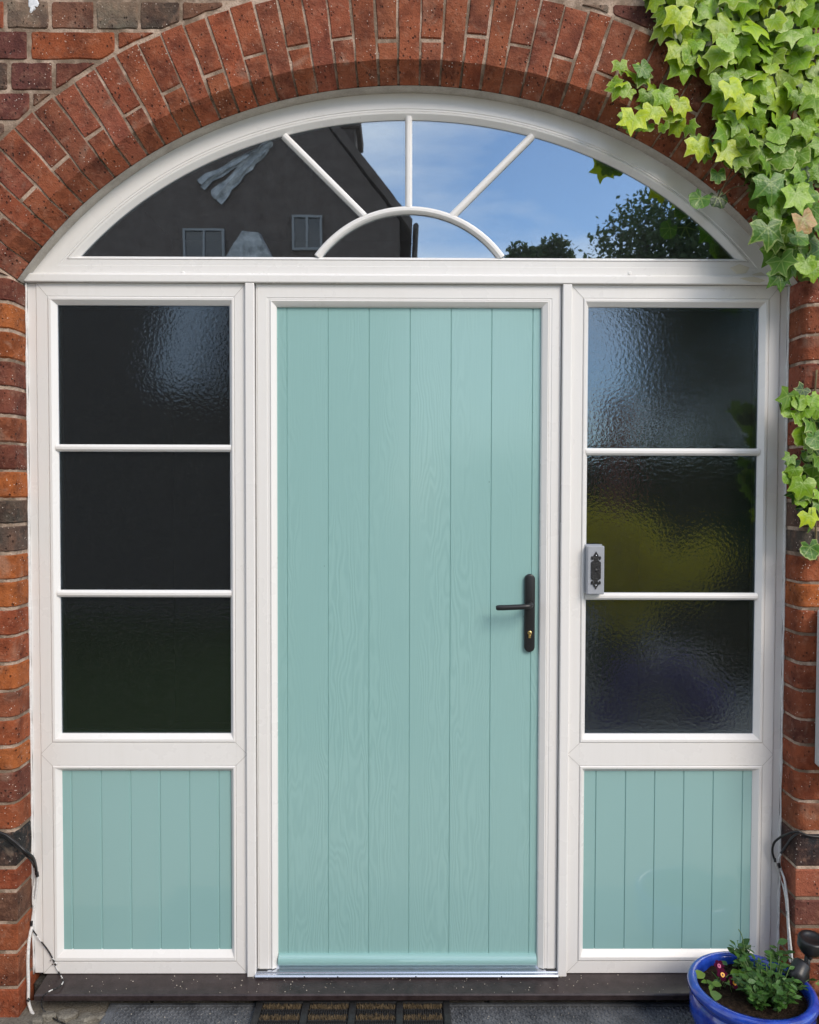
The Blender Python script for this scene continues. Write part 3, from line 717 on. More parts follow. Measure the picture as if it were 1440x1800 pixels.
for a, b in ((431.5, 448), (988.5, 1005)):
    x0, x1 = X(a, 510), X(b, 510); zl = Z(720, 1724, -.016)
    obj('mullion_strip', box(x0 + .0004, x1 - .0004, -.013, .03, zl, dtop, .0022), UPVC, door_f)
tx0, tx1 = X(451, 1708), X(979, 1708); z1, z0 = Z(720, 1699, -.005), ZS + .0015
V, F = loft([[(x, .06, z0), (x, -.024, z0), (x, -.0255, z0 + .004), (x, -.022, z0 + .008), (x, -.012, z0 + .008), (x, -.010, z0 + .011), (x, .004, z0 + .013), (x, .012, z0 + .018), (x, .06, z0 + .018)] for x in (tx0, tx1)], True, True, True)
obj('threshold', (V, F), ALU, door_f)
for px in (537, 595, 731, 880):
    o = obj('drain_hole', lathe([(.0, .0006), (.0022, .0005), (.0024, 0)], 10), BLACKM, None); o.data.transform(Matrix.Rotation(R_(90), 4, 'X')); o.parent = door_f; o.location = Vector((X(px, 1710), -.0256, z0 + .0045)) - world_loc(door_f)
for px, s in ((452, 1), (978, -1)):
    x = X(px, 1705); obj('corner_gasket', box(min(x, x + s * .034), max(x, x + s * .034), -.006, .02, zend - .0045, zend - .0005, .0012), RUBBERB, door_f)

door = empty('front_door', ((lx0 + lx1) / 2, .03, Z(720, 1697)), 'teal woodgrain plank front door with a black lever handle', 'door')
zd0, zd1 = Z(720, 1697, .02), lz1 + .004
pxs = [483.5, 505, 577, 648.5, 720, 791.5, 862.5, 934, 953]
for a, b in zip(pxs, pxs[1:]):
    xa, xb = X(a, 1000, .018), X(b, 1000, .018); q = .0017
    V, F = loft([[(xa, .06, z), (xa, .0205, z), (xa + q * .45, .0195, z), (xa + q, .018, z), (xb - q, .018, z), (xb - q * .45, .0195, z), (xb, .0205, z), (xb, .06, z)] for z in (zd0, zd1)], True, True, True)
    obj('plank', (V, F), DOOR, door)
wb0, wb1 = X(489, 1688), X(943.5, 1688); zw0, zw1 = Z(720, 1696, .005), Z(720, 1679.5, .005)
V, F = loft([[(x, .0182, zw0), (x, .000, zw0), (x, -.0035, zw0 + .004), (x, -.003, zw0 + (zw1 - zw0) * .5), (x, .002, zw0 + (zw1 - zw0) * .8), (x, .010, zw1), (x, .0182, zw1)] for x in (wb0, wb1)], True, True, True)
autosmooth(obj('weather_bar', (V, F), PANEL, door), 50)
# handle
hx, hz0, hz1 = X(931, 1077, .014), Z(931, 1146, .012), Z(931, 1009, .012); hw = .0163
def stadium(r_, y):
    o_ = []
    for k in range(13): a = math.pi * k / 12; o_.append((hx + r_ * math.cos(a), y, hz1 - hw + r_ * math.sin(a)))
    for k in range(13): a = math.pi + math.pi * k / 12; o_.append((hx + r_ * math.cos(a), y, hz0 + hw + r_ * math.sin(a)))
    return o_
hd = autosmooth(obj('handle', loft([stadium(hw, .0178), stadium(hw, .0085), stadium(hw - .0015, .0062), stadium(hw - .004, .0052)], True, True, True), BLACKM, door), 40)
pv = at(931, 1062, .004)
lev = smooth_path([pv + Vector((0, .004, 0)), pv + Vector((0, -.020, 0)), pv + Vector((-.003, -.036, 0)), pv + Vector((-.015, -.045, -.001)), pv + Vector((-.05, -.046, -.003)), pv + Vector((-.085, -.045, -.0045)), pv + Vector((-.111, -.043, -.0055))], 5)
obj('lever', tube(lev, [.0095] * 6 + [.0085] * (len(lev) - 8) + [.0082, .0055], 14), BLACKM, hd, True)
cy = at(931.5, 1112.5, .004)
o = obj('lock_barrel', lathe([(.0, .0035), (.0055, .0035), (.0068, .0022), (.007, -.002)], 20), BRASS, None, True); o.data.transform(Matrix.Rotation(R_(90), 4, 'X')); o.parent = hd; o.location = cy + Vector((0, 0, 0)) - world_loc(hd)
obj('key_slot', box(cy.x - .0006, cy.x + .0006, cy.y - .0042, cy.y - .0033, cy.z - .0042, cy.z + .0042, 0), BLACKM, hd)
o = obj('lock_body', box(cy.x - .0035, cy.x + .0035, cy.y - .0018, cy.y + .002, cy.z - .017, cy.z - .0065, .001), BRASS, hd)

# ------------------------------------------------------------------ doorbell
bl0, bl1 = X(1033, 1000, -.03), X(1062.5, 1000, -.03); bz0, bz1 = Z(1047, 1045, -.03), Z(1047, 960, -.03)
bell = empty('doorbell', ((bl0 + bl1) / 2, 0, bz0), 'grey box doorbell with a black fleur-de-lis iron plate', 'doorbell')
obj('housing', box(bl0, bl1, -.030, -.003, bz0, bz1, .0022), SILVER, bell)
obj('back_plate', box(bl0 - .002, bl1 - .001, -.0028, .0, bz0 + .001, bz1 + .004, .0008), SILVER, bell)
half = [(0, .99), (.05, .93), (.16, .84), (.24, .76), (.26, .71), (.36, .74), (.44, .72), (.47, .66), (.44, .58), (.36, .55), (.28, .57), (.30, .61), (.25, .64), (.18, .60), (.16, .54), (.24, .50), (.44, .44), (.46, .38), (.46, 0)]
outl = half + [(a, -b) for a, b in half[-2::-1]]
outl = [(a, b) for a, b in outl] + [(-a, b) for a, b in outl[-2:0:-1]]
bcx, bcz = (bl0 + bl1) / 2, (bz0 + bz1) / 2; sx_, sz_ = (bl1 - bl0) * .64, (bz1 - bz0) * .395
ring0 = [(bcx + a * sx_ * .96, -.0335, bcz + b * sz_) for a, b in outl]; ring1 = [(bcx + a * sx_, -.0299, bcz + b * sz_ * 1.01) for a, b in outl]
pl = obj('iron_plate', loft([ring0, ring1], True, True, False), IRON, bell)
for zo, r_, m_ in ((0, .0075, IRON), (sz_ * .78, .0024, ALU), (-sz_ * .78, .0024, ALU)):
    o = obj('bell_push' if r_ > .005 else 'screw', lathe([(0, .004 if r_ > .005 else .0012), (r_ * .6, .0033 if r_ > .005 else .001), (r_, 0)], 16), m_, None, True); o.data.transform(Matrix.Rotation(R_(90), 4, 'X')); o.parent = pl; o.location = Vector((bcx, -.0334, bcz + zo)) - world_loc(pl)

# ------------------------------------------------------------------ sill
yf = ground_at(720, 1744, ZS).y; sx0, sx1 = X(60, 1745, yf), XR - .004
V, F = loft([[(x, .06, ZS - .02), (x, yf + .012, ZS - .022), (x, yf + .010, ZS - .026), (x, yf, ZS - .026), (x, yf - .001, ZS - .011), (x, yf + .003, ZS - .0075), (x, .0, ZS), (x, .06, ZS)] for x in (sx0, sx1)], True, True, True)
tag(obj('door_sill', (V, F), SILL), 'dark brown plastic sill running under the door and side windows', 'sill')
tag(obj('footing', box(XL + .006, XR - .006, -.012, .06, -.02, ZS - .021, .004), m_rough('shade dark footing', (.03, .028, .026), (.09, .085, .075), 12, .9, .8, .01)), 'recessed footing under the brown sill, coloured dark for the shade there', 'footing')  # dark colour paints in the shade of the recess below the sill

# ------------------------------------------------------------------ mats
mz = .006
ml, mr, myb = ground_at(193, 1766, mz).x, ground_at(1235, 1766, mz).x, ground_at(720, 1762, mz).y - .002
MD = .62
rm = empty('rubber_mat', ((ml + mr) / 2, myb - MD / 2, 0), 'long grey rubber mat with raised woven pattern along the door sill', 'mat')
obj('base', box(ml, mr, myb - MD, myb, .0005, mz, .002), RUBBER, rm)
obj('border', rect_loft([(0, 0, 0, 0, 0)]) if False else join([box(ml + .002, mr - .002, myb - .016, myb - .003, mz - .001, mz + .0025, .001), box(ml + .002, ml + .03, myb - MD + .003, myb - .017, mz - .001, mz + .0025, .001), box(mr - .03, mr - .002, myb - MD + .003, myb - .017, mz - .001, mz + .0025, .001)]), RUBBER, rm)
parts = []
st = .0135; nx = int((mr - ml - .066) / st); ny = int((MD - .03) / st)
for i in range(nx):
    for j in range(ny):
        x, y = ml + .034 + (i + .5) * st, myb - .020 - (j + .5) * st
        if j > 10 and (i + j) % 2: continue
        a = R_(45 if (i + j) % 2 else -45); dx, dy = math.cos(a) * .0072, math.sin(a) * .0072; ex, ey = -math.sin(a) * .0025, math.cos(a) * .0025; h = mz + random.uniform(.0022, .0036)
        base = [(x - dx - ex, y - dy - ey, mz - .0005), (x + dx - ex, y + dy - ey, mz - .0005), (x + dx + ex, y + dy + ey, mz - .0005), (x - dx + ex, y - dy + ey, mz - .0005)]
        topp = [(x + (p[0] - x) * .7, y + (p[1] - y) * .7, h) for p in base]
        parts.append(loft([base, topp], True, False, True))
o = obj('raised_pattern', join(parts), RUBBER, rm); o['kind'] = 'stuff'
# coir mat lying on top
cz0, cz1 = mz + .003, mz + .021
c0, c1 = ground_at(452, 1756, cz1), ground_at(790, 1757, cz1)
cl, crr, cyb = c0.x, c1.x, c0.y - .003
CW = crr - cl; CD = .40
cm = empty('coir_mat', ((cl + crr) / 2, cyb - CD / 2, cz0), 'black rubber doormat with brown coir filled cells on the grey mat', 'doormat')
obj('tray', box(cl, crr, cyb - CD, cyb, cz0, cz0 + .006, .002), RUBBERB, cm)
rib = .021; cw = (CW - rib * 5) / 4; cd = .105
xsR = [cl + k * (cw + rib) for k in range(5)]; ysR = []
yk = cyb
while yk - rib > cyb - CD - .001: ysR.append(yk); yk -= cd + rib - .012
ysR.append(cyb - CD + .012)
for x in xsR: obj('rib', box(x, x + rib, cyb - CD, cyb, cz0 + .0055, cz1, .003), RUBBERB, cm)
for y in ysR:
    for k in range(4): obj('cross_rib', box(xsR[k] + rib - .002, xsR[k + 1] + .002, y - .012, y, cz0 + .0055, cz1 - .0006, .002), RUBBERB, cm)
for k in range(4):
    for y, y2 in zip(ysR, ysR[1:]):
        nn = 4; yy0 = y - .012; dep = (yy0 - y2)
        for r in range(nn):
            yc = yy0 - dep * (r + .5) / nn; P_ = []
            xa, xb = xsR[k] + rib + .003, xsR[k + 1] - .003
            if r % 2 == 0:
                for q in range(230):
                    x = random.uniform(xa, xb); yq = yc + random.gauss(0, dep / nn * .20); h = cz1 + random.uniform(-.005, .001); lx, ly = random.gauss(0, .0016), random.gauss(0, .0014); tw = .0007
                    P_.append(([(x - tw, yq, cz0 + .005), (x + tw, yq + tw, cz0 + .005), (x + lx + tw * .6, yq + ly, h), (x + lx - tw * .6, yq + ly - tw, h)], [(0, 1, 2, 3)]))
                o = obj('coir_strip', join(P_), COIR, cm); o['kind'] = 'stuff'
            else:
                nb = 17
                for s_ in range(2):
                    for q in range(nb):
                        x = xa + (xb - xa) * (q + .5) / nb; y_ = yc + (s_ - .5) * dep / nn * .48; rr = .0031
                        P_.append(loft([[(x + rr * math.cos(a * math.pi / 3), y_ + rr * math.sin(a * math.pi / 3), cz0 + .005) for a in range(6)], [(x + rr * .75 * math.cos(a * math.pi / 3), y_ + rr * .75 * math.sin(a * math.pi / 3), cz1 - .003) for a in range(6)]], True, False, True))
                o = obj('rubber_studs', join(P_), RUBBERB, cm); o['kind'] = 'stuff'

rgt = random.Random(17); GP = []
for k in range(240):
    x = rgt.uniform(sx0 + .02, sx1 - .3); onsill = k < 150
    y = rgt.uniform(yf + .008, -.006) if onsill else rgt.uniform(-.16, -.10); z = (ZS + (y / yf) * -.0075 if onsill else mz + .0035); r_ = rgt.uniform(.0006, .0022)
    GP.append(loft([[(x + r_ * rgt.uniform(.6, 1.3) * math.cos(a * 1.2566), y + r_ * rgt.uniform(.6, 1.3) * math.sin(a * 1.2566), z) for a in range(5)], [(x + r_ * .4 * math.cos(a * 1.2566), y + r_ * .4 * math.sin(a * 1.2566), z + r_ * .9) for a in range(5)]], True, False, True))
o = obj('grit', join(GP), m_rough('pale grit', (.20, .17, .13), (.60, .55, .48), 200, .9), None); o['kind'] = 'stuff'; tag(o, 'pale grit scattered over the brown sill and the mat edge', 'grit')
# ------------------------------------------------------------------ leaf meshes
LEAFRND = random.Random(3)
def ivy_mesh(idx, lob=1.0):
    rnd = LEAFRND
    key = [(-174, .12), (-152, .52), (-130, .68), (-110, .72 * lob), (-90, .66), (-70, .70), (-52, .94 * lob), (-38, .76), (-25, .70), (-12, .84), (0, 1.04 * lob)]
    key = key + [(-a, r) for a, r in key[-2::-1]]
    P = [(R_(a + rnd.uniform(-4, 4)), r * rnd.uniform(.92, 1.08)) for a, r in key]
    V = [(0, 0, 0)]; rim = [0]; n = len(P); cup = rnd.uniform(-.12, .34); ph = rnd.uniform(0, 6.28)
    for lv, fr_ in ((0, .5), (1, .86), (2, 1.0)):
        for a, r in P:
            rr = r * fr_; x, y = math.sin(a) * rr, math.cos(a) * rr
            z = -cup * rr * rr + .07 * math.sin(3 * a + ph) * rr - .05 * abs(math.sin(a * 2.4)) * rr - .32 * max(0, y - .3) ** 2 + (.06 * rr if abs(x) > .15 else 0)
            V.append((x, y, z)); rim.append((.25, .82, 1.0)[lv])
    F = [(0, 1 + k, 1 + (k + 1) % n) for k in range(n - 1)]
    for lv in range(2):
        b = 1 + lv * n
        for k in range(n - 1): F.append((b + k, b + n + k, b + n + k + 1, b + k + 1))
    return leaf_finish('ivy_leaf', V, F, rim)
def leaf_finish(name, V, F, rim, m=None):
    me = bpy.data.meshes.new(name); me.from_pydata(V, [], F)
    uv = me.uv_layers.new(name='UVMap')
    for lp in me.loops: uv.data[lp.index].uv = (V[lp.vertex_index][0], V[lp.vertex_index][1])
    at_ = me.attributes.new('rim', 'FLOAT', 'POINT')
    for i, v in enumerate(rim): at_.data[i].value = v
    for p in me.polygons: p.use_smooth = True
    me.materials.append(m or IVY); return me
IVM = [ivy_mesh(i, l) for i, l in enumerate((1.1, 1.0, .9, 1.15, .8, 1.0, .72, 1.05))]
def ovate(name, m, wd=.42):
    V, rim, F = [(0, 0, 0)], [0], []; st_ = [(.0, .02), (.18, .6), (.42, 1.0), (.68, .82), (.88, .4), (1.0, .02)]
    for t, w_ in st_:
        for s in (-1, 0, 1): V.append((s * w_ * wd * .5, t, -.10 * t * t + (.06 * w_ if s else 0))); rim.append(0)
    for k in range(5):
        for s in range(2): a = 1 + k * 3 + s; F.append((a, a + 1, a + 4, a + 3))
    return leaf_finish(name, V, F, rim, m)
OVM = [ovate('small_leaf', HERB, w_) for w_ in (.42, .55, .68)]
def leaf_matrix(p, tip, normal, size):
    y = Vector(tip).normalized(); z = Vector(normal).normalized(); x = y.cross(z).normalized(); z = x.cross(y)
    return Matrix.Translation(p) @ Matrix(((x.x, y.x, z.x, 0), (x.y, y.y, z.y, 0), (x.z, y.z, z.z, 0), (0, 0, 0, 1))) @ Matrix.Diagonal((size, size, size, 1))
def put_leaf(name, me, parent, M, color):
    o = bpy.data.objects.new(name, me); COL.objects.link(o); o.parent = parent
    o.matrix_world = Matrix.Translation(-world_loc(parent)) @ M; o.matrix_local = Matrix.Translation(-world_loc(parent)) @ M
    o.color = (*color, 1); return o
LIME = (.46, .58, .014); FRESH = (.24, .42, .014); MID = (.080, .205, .018); DEEP = (.018, .052, .010)

# ------------------------------------------------------------------ ivy
def inside(poly, x, y):
    c = False
    for i in range(len(poly)):
        (x1, y1), (x2, y2) = poly[i - 1], poly[i]
        if (y1 > y) != (y2 > y) and x < (x2 - x1) * (y - y1) / (y2 - y1) + x1: c = not c
    return c
IVY_MAIN = [(1128, -40), (1150, 30), (1172, 90), (1200, 130), (1232, 118), (1252, 140), (1262, 200), (1278, 262), (1300, 300), (1325, 320), (1330, 400), (1360, 440), (1385, 500), (1410, 490), (1450, 500), (1450, -40)]
IVY_SIDE = [(1075, 125), (1120, 108), (1145, 145), (1190, 165), (1205, 205), (1190, 232), (1120, 240), (1088, 215), (1125, 180), (1080, 160)]
IVY_LINK = [(1180, 210), (1225, 230), (1262, 240), (1290, 262), (1300, 310), (1268, 300), (1215, 262)]
IVY_LOW = [(1395, 690), (1445, 690), (1450, 940), (1420, 930), (1405, 880), (1388, 850), (1384, 820), (1412, 780), (1392, 740), (1368, 728)]
def grow(parent, poly, step, size, jit, depth, back=False, colf=None, rnd=random.Random(11), maxn=400, pad=0, name='leaf'):
    xs = [p[0] for p in poly]; ys = [p[1] for p in poly]; n = 0; out_ = []
    y = min(ys)
    row = 0
    while y <= max(ys):
        x = min(xs) + (step / 2 if row % 2 else 0)
        while x <= max(xs):
            px, py = x + rnd.uniform(-jit, jit), y + rnd.uniform(-jit, jit)
            if inside(poly, px, py):
                Y = YB - rnd.uniform(*depth); p = at(px, py - size * .28, Y)
                ang = rnd.gauss(0, .55); tip = Vector((math.sin(ang), rnd.uniform(-.45, .0), -math.cos(ang)))
                nm = Vector((rnd.gauss(0, .5), -1, rnd.uniform(-.15, 1.15))); s = size * rnd.uniform(.68, 1.25) / FPX * (Y - CAM.y) * .62
                out_.append((p, leaf_matrix(p, tip, nm, s), colf(px, py, rnd), px, py))
            x += step
        y += step * .87; row += 1
    stuff = []
    for p, M, c, px, py in out_:
        me = rnd.choice(IVM)
        if -20 < px < 1446 and -22 < py < 1820: put_leaf(name, me, parent, M, c)
        else: stuff.append((me, M))
    return [(p, px, py) for p, M, c, px, py in out_]
def lerp3(a, b, t): return tuple(x + (y - x) * t for x, y in zip(a, b))
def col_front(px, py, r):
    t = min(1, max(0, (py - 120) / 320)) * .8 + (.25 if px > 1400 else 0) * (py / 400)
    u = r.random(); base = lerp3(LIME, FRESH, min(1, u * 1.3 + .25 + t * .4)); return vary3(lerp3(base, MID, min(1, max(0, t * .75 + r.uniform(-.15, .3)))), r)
def vary3(c, r, k=.16): f = r.uniform(1 - k, 1 + k); return tuple(v * f for v in c)
def col_back(px, py, r): return vary3(lerp3(MID, DEEP, r.uniform(.2, 1)), r)  # back leaves darkened in colour as self-shadow
def col_low(px, py, r): return vary3(lerp3(FRESH, MID, r.uniform(0, .9)), r)
ivy = empty('ivy_plant', at(1400, 520, YB), 'large bright green ivy spilling over the arch and wall top', 'ivy')
anch = []
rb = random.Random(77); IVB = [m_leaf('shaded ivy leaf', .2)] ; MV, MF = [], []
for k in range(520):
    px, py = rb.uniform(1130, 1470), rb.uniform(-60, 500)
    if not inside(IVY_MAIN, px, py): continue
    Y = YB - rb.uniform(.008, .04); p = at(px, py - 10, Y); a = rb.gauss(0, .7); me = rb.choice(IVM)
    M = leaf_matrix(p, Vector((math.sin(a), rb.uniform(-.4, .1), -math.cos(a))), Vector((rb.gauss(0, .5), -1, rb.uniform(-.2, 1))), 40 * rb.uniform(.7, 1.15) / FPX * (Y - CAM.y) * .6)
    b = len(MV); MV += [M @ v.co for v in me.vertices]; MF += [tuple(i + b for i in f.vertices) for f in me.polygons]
mass = obj('leaf_mass', (MV, MF), IVB[0], ivy, True, color=(.040, .110, .016)); mass['kind'] = 'stuff'  # dark leaf colour stands in for shade in the gaps
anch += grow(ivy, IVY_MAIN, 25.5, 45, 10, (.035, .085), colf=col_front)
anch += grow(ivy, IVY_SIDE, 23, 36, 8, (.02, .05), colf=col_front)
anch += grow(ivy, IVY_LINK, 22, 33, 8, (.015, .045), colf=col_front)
def leaf_px(parent, px, py, size, ang, col, dep=.06, tilt=.4, k=0, roll=0.0):
    p = at(px, py, YB - dep); a = R_(ang); tip = Vector((math.sin(a), -.15, -math.cos(a)))
    put_leaf('leaf', IVM[k], parent, leaf_matrix(p, tip, Vector((roll, -1, tilt)), size / FPX * (YB - dep - CAM.y) * .62), col)
rv = random.Random(5)
for a in [(1196, 22, 54, -4, LIME, .10, .5, 0), (1278, 70, 48, 8, FRESH, .10, .6, 6), (1200, 112, 52, 8, FRESH, .06, .5, 0), (1115, 205, 52, -12, LIME, .06, .5, 3), (1150, 190, 46, 20, LIME, .06, .5, 1), (1228, 252, 48, 6, LIME, .06, .7, 0), (1276, 262, 50, 16, LIME, .07, .5, 3), (1305, 175, 50, -10, LIME, .10, .5, 0),
          (1285, 150, 50, 30, LIME, .1, .5, 1), (1355, 320, 62, 5, MID, .1, .5, 0), (1400, 340, 58, 14, FRESH, .1, .5, 3), (1350, 400, 62, 4, MID, .1, .5, 0), (1416, 460, 48, -10, FRESH, .08, .6, 6), (1232, 348, 46, -38, MID, .02, .5, 6), (1262, 346, 42, 24, DEEP, .02, .5, 4), (1262, 305, 34, 0, MID, .04, .4, 2), (1370, 484, 44, 10, MID, .05, .4, 0), (1430, 470, 44, 5, FRESH, .06, .4, 1),
          (1090, 150, 44, -30, FRESH, .04, .5, 5), (1128, 118, 40, 30, MID, .04, .5, 2), (1168, 165, 44, 14, FRESH, .06, .4, 0), (1196, 182, 42, 24, LIME, .06, .5, 1)]:
    leaf_px(ivy, a[0], a[1], a[2], a[3], vary3(a[4], rv, .1), a[5], a[6], a[7])
leaf_px(ivy, 1412, 384, 52, 20, (.42, .25, .085), .13, .5, 2)          # one dead brown leaf
stems = []
def vine(pts, y, r0): stems.append(tube(smooth_path([at(a, b, YB - y) for a, b in pts], 4), r0, 6))
vine([(1440, -30), (1400, 120), (1385, 260), (1395, 400), (1410, 480)], .008, .005)
vine([(1390, 240), (1300, 245), (1215, 235), (1150, 170), (1095, 140)], .010, .003)
vine([(1330, 120), (1250, 60), (1180, 30)], .01, .004); vine([(1380, 420), (1330, 330), (1290, 290)], .01, .003)
vine([(1310, 326), (1288, 330), (1268, 345)], .018, .0017); vine([(1286, 300), (1275, 322), (1263, 345)], .022, .0017)
vine([(1395, 400), (1385, 430), (1374, 462)], .02, .002)
obj('stem', join(stems), STEM, ivy, True)
low = empty('ivy_plant', at(1430, 960, YB), 'small ivy trail on the brick beside the doorbell side window', 'ivy')
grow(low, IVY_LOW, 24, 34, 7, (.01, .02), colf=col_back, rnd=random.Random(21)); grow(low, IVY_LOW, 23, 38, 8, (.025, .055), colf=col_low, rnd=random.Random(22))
for a in [(1388, 722, 34, -60, FRESH, .04, .5, 6), (1405, 705, 36, 10, FRESH, .05, .5, 6), (1422, 905, 40, 20, LIME, .05, .4, 0), (1424, 962, 46, 10, MID, .03, .3, 6), (1412, 850, 50, -15, FRESH, .06, .5, 1), (1432, 770, 44, 10, MID, .06, .5, 6), (1395, 830, 38, -20, LIME, .04, .3, 2)]:
    leaf_px(low, a[0], a[1], a[2], a[3], vary3(a[4], rv, .1), a[5], a[6], a[7])
obj('stem', tube(smooth_path([at(a, b, YB - .007) for a, b in [(1436, 650), (1428, 740), (1416, 830), (1432, 900), (1436, 985)]], 5), .003, 6), STEM, low, True)

# ------------------------------------------------------------------ blue pot with flowers
PH = .20
pb, pf = ground_at(1290, 1671, PH), ground_at(1330, 1790, PH)
PC_ = Vector((X(1321, 1725, -.26), -.262, 0)); PR = .172
pot = empty('plant_pot', PC_, 'glossy cobalt blue glazed pot in front of the brick', 'plant pot')
prof = [(.0, .004), (.10, .0), (.118, .004), (.150, .055), (.168, .105), (.167, .135), (.158, .155), (.156, .160), (.160, .166), (.171, .174), (.175, .184), (.172, .195), (.163, .201), (.152, .199), (.146, .190), (.145, .170), (.142, .10)]
obj('body', lathe(prof, 64, PC_), GLAZE, pot, True)
sg = []
for k in range(13):
    r = .146 * k / 12; sg.append([(PC_.x + r * math.cos(a * math.pi / 20), PC_.y + r * math.sin(a * math.pi / 20), PH - .028 + .008 * noise.noise(Vector((r * math.cos(a * math.pi / 20) * 40, r * math.sin(a * math.pi / 20) * 40, 2)))) for a in range(40)])
tag(obj('potting_soil', loft(sg), SOIL, None, True), 'dark crumbly soil filling the cobalt blue pot', 'soil')
zs = PH - .026
def herb(name, label, cx, cyy, nst, spread, h, seed, colr, cat='plant', lsz=(.018, .034), names='leaf', per=5):
    rn = random.Random(seed); t = empty(name, (cx, cyy, zs), label, cat); st_ = []
    for s in range(nst):
        a = rn.uniform(0, 6.28); rad = spread * math.sqrt(rn.random()); bx, by = cx + rad * math.cos(a) * .6, cyy + rad * math.sin(a) * .6
        tp = Vector((cx + rad * math.cos(a) * 1.15 + rn.gauss(0, .01), cyy + rad * math.sin(a) * 1.1 + rn.gauss(0, .008), zs + h * rn.uniform(.45, 1)))
        b_ = Vector((bx, by, zs - .012)); st_.append(tube([b_, b_.lerp(tp, .5) + Vector((0, 0, .01)), tp], .0011, 4, False))
        for q in range(per):
            f = 1 - .18 * q * rn.uniform(.6, 1.3); p = b_.lerp(tp, max(.25, f)); aa = rn.uniform(0, 6.28)
            tip = Vector((math.cos(aa), math.sin(aa), rn.uniform(-.1, .8))); nm = Vector((rn.gauss(0, .3), rn.gauss(-.2, .3), 1))
            put_leaf(names, rn.choice(OVM), t, leaf_matrix(p, tip, nm, rn.uniform(*lsz)), vary3(lerp3(colr[0], colr[1], rn.random()), rn))
    obj('stems', join(st_), GSTEM, t); return t
def pot_at(px, py, z): return ground_at(px, py, z)
h1 = pot_at(1355, 1735, zs + .03)
GA, GB = (.045, .115, .026), (.115, .235, .050)
herb('leafy_plant', 'dense small-leaved green plant filling the right of the blue pot', h1.x, h1.y + .005, 74, .098, .082, 31, (GA, GB), lsz=(.014, .028))
herb('leafy_plant', 'low trailing green plant along the front rim of the blue pot', *pot_at(1352, 1758, zs + .012).xy, 40, .060, .055, 35, (GA, GB), lsz=(.013, .026), per=5)
h2 = pot_at(1300, 1685, zs + .03)
t2 = herb('leafy_plant', 'thin upright green plant against the back rim of the blue pot', h2.x + .012, h2.y - .01, 12, .03, .085, 32, (GA, GB), per=5)
obj('dry_stalk', tube(smooth_path([(h2.x + .01, h2.y, zs), (h2.x + .012, h2.y, zs + .07), (h2.x + .004, h2.y - .002, zs + .105), (h2.x - .006, h2.y - .004, zs + .122)], 4), .0014, 5), GSTEM, t2)
h4 = pot_at(1362, 1668, zs + .06)
herb('leafy_plant', 'taller pair of green shoots rising behind the dense pot plant', h4.x, h4.y - .02, 7, .022, .09, 36, ((.07, .16, .035), (.15, .28, .07)), per=5, lsz=(.020, .034))
h3 = pot_at(1262, 1728, zs + .01)
t3 = herb('pansy_plant', 'pansy with maroon flowers and orange eyes in the blue pot', h3.x, h3.y, 6, .035, .028, 33, ((.10, .20, .035), (.22, .34, .05)), 'flower', (.024, .036), per=2)
def flower(px, py, z, s, eye, tilt):
    c = pot_at(px, py, z); nm = Vector((tilt, -.75, .6)).normalized(); xx = nm.cross(Vector((0, 0, 1))).normalized(); yy = xx.cross(nm) * -1
    if yy.z < 0: yy = -yy
    pts = []; pet = []
    for k, (a, r, wd) in enumerate([(90 - 28, 1.0, .62), (90 + 28, 1.0, .62), (5, .92, .55), (175, .92, .55), (270, .95, .80)]):
        a = R_(a); d = xx * math.cos(a) + yy * math.sin(a); e = xx * -math.sin(a) + yy * math.cos(a); off = nm * (.0006 * (k + 1)); V_ = [c + off]
        for q in range(11):
            t = math.pi * 2 * q / 10; V_.append(c + off + d * s * (.52 * r + .48 * r * math.cos(t)) + e * s * wd * .62 * math.sin(t) + nm * (.18 * s * (math.cos(t) * .5 + .2) + random.uniform(-.001, .001)))
        pet.append((V_, [(0, i, i + 1) for i in range(1, 11)]))
    f = obj('flower', join(pet), PETAL, t3)
    def disc(r0, up, m, nme, sq=1):
        V_ = [c + nm * up + (xx * math.cos(6.283 * q / 12) + yy * math.sin(6.283 * q / 12) * sq - yy * .12) * s * r0 * random.uniform(.85, 1.15) for q in range(12)]
        obj(nme, (V_, [tuple(range(12))]), m, f)
    disc(.34, .0062, eye, 'flower_eye'); disc(.10, .0068, DRK, 'flower_centre', 1.5)
    pts = [c - nm * .001, c - nm * .012 + Vector((0, 0, -.01)), Vector((c.x + .004, c.y + .012, zs - .008))]
    obj('flower_stalk', tube(smooth_path(pts, 4), .0012, 5), GSTEM, t3)
flower(1264, 1698, zs + .045, .016, PETAL2, -.2); flower(1269, 1714, zs + .038, .018, YEL, .1); flower(1289, 1728, zs + .032, .018, YEL, .35)
for (px, py, sz, ang, c) in [(1240, 1712, .045, 200, (.24, .33, .06)), (1258, 1742, .048, 250, (.14, .24, .06)), (1304, 1716, .036, 60, (.26, .42, .05)), (1284, 1712, .036, 10, (.22, .36, .05)), (1279, 1697, .026, 120, (.07, .17, .05))]:
    p = pot_at(px, py, zs + .018); a = R_(ang); put_leaf('leaf', OVM[2], t3, leaf_matrix(p, Vector((math.cos(a), math.sin(a), .1)), Vector((0, -.4, 1)), sz), c)

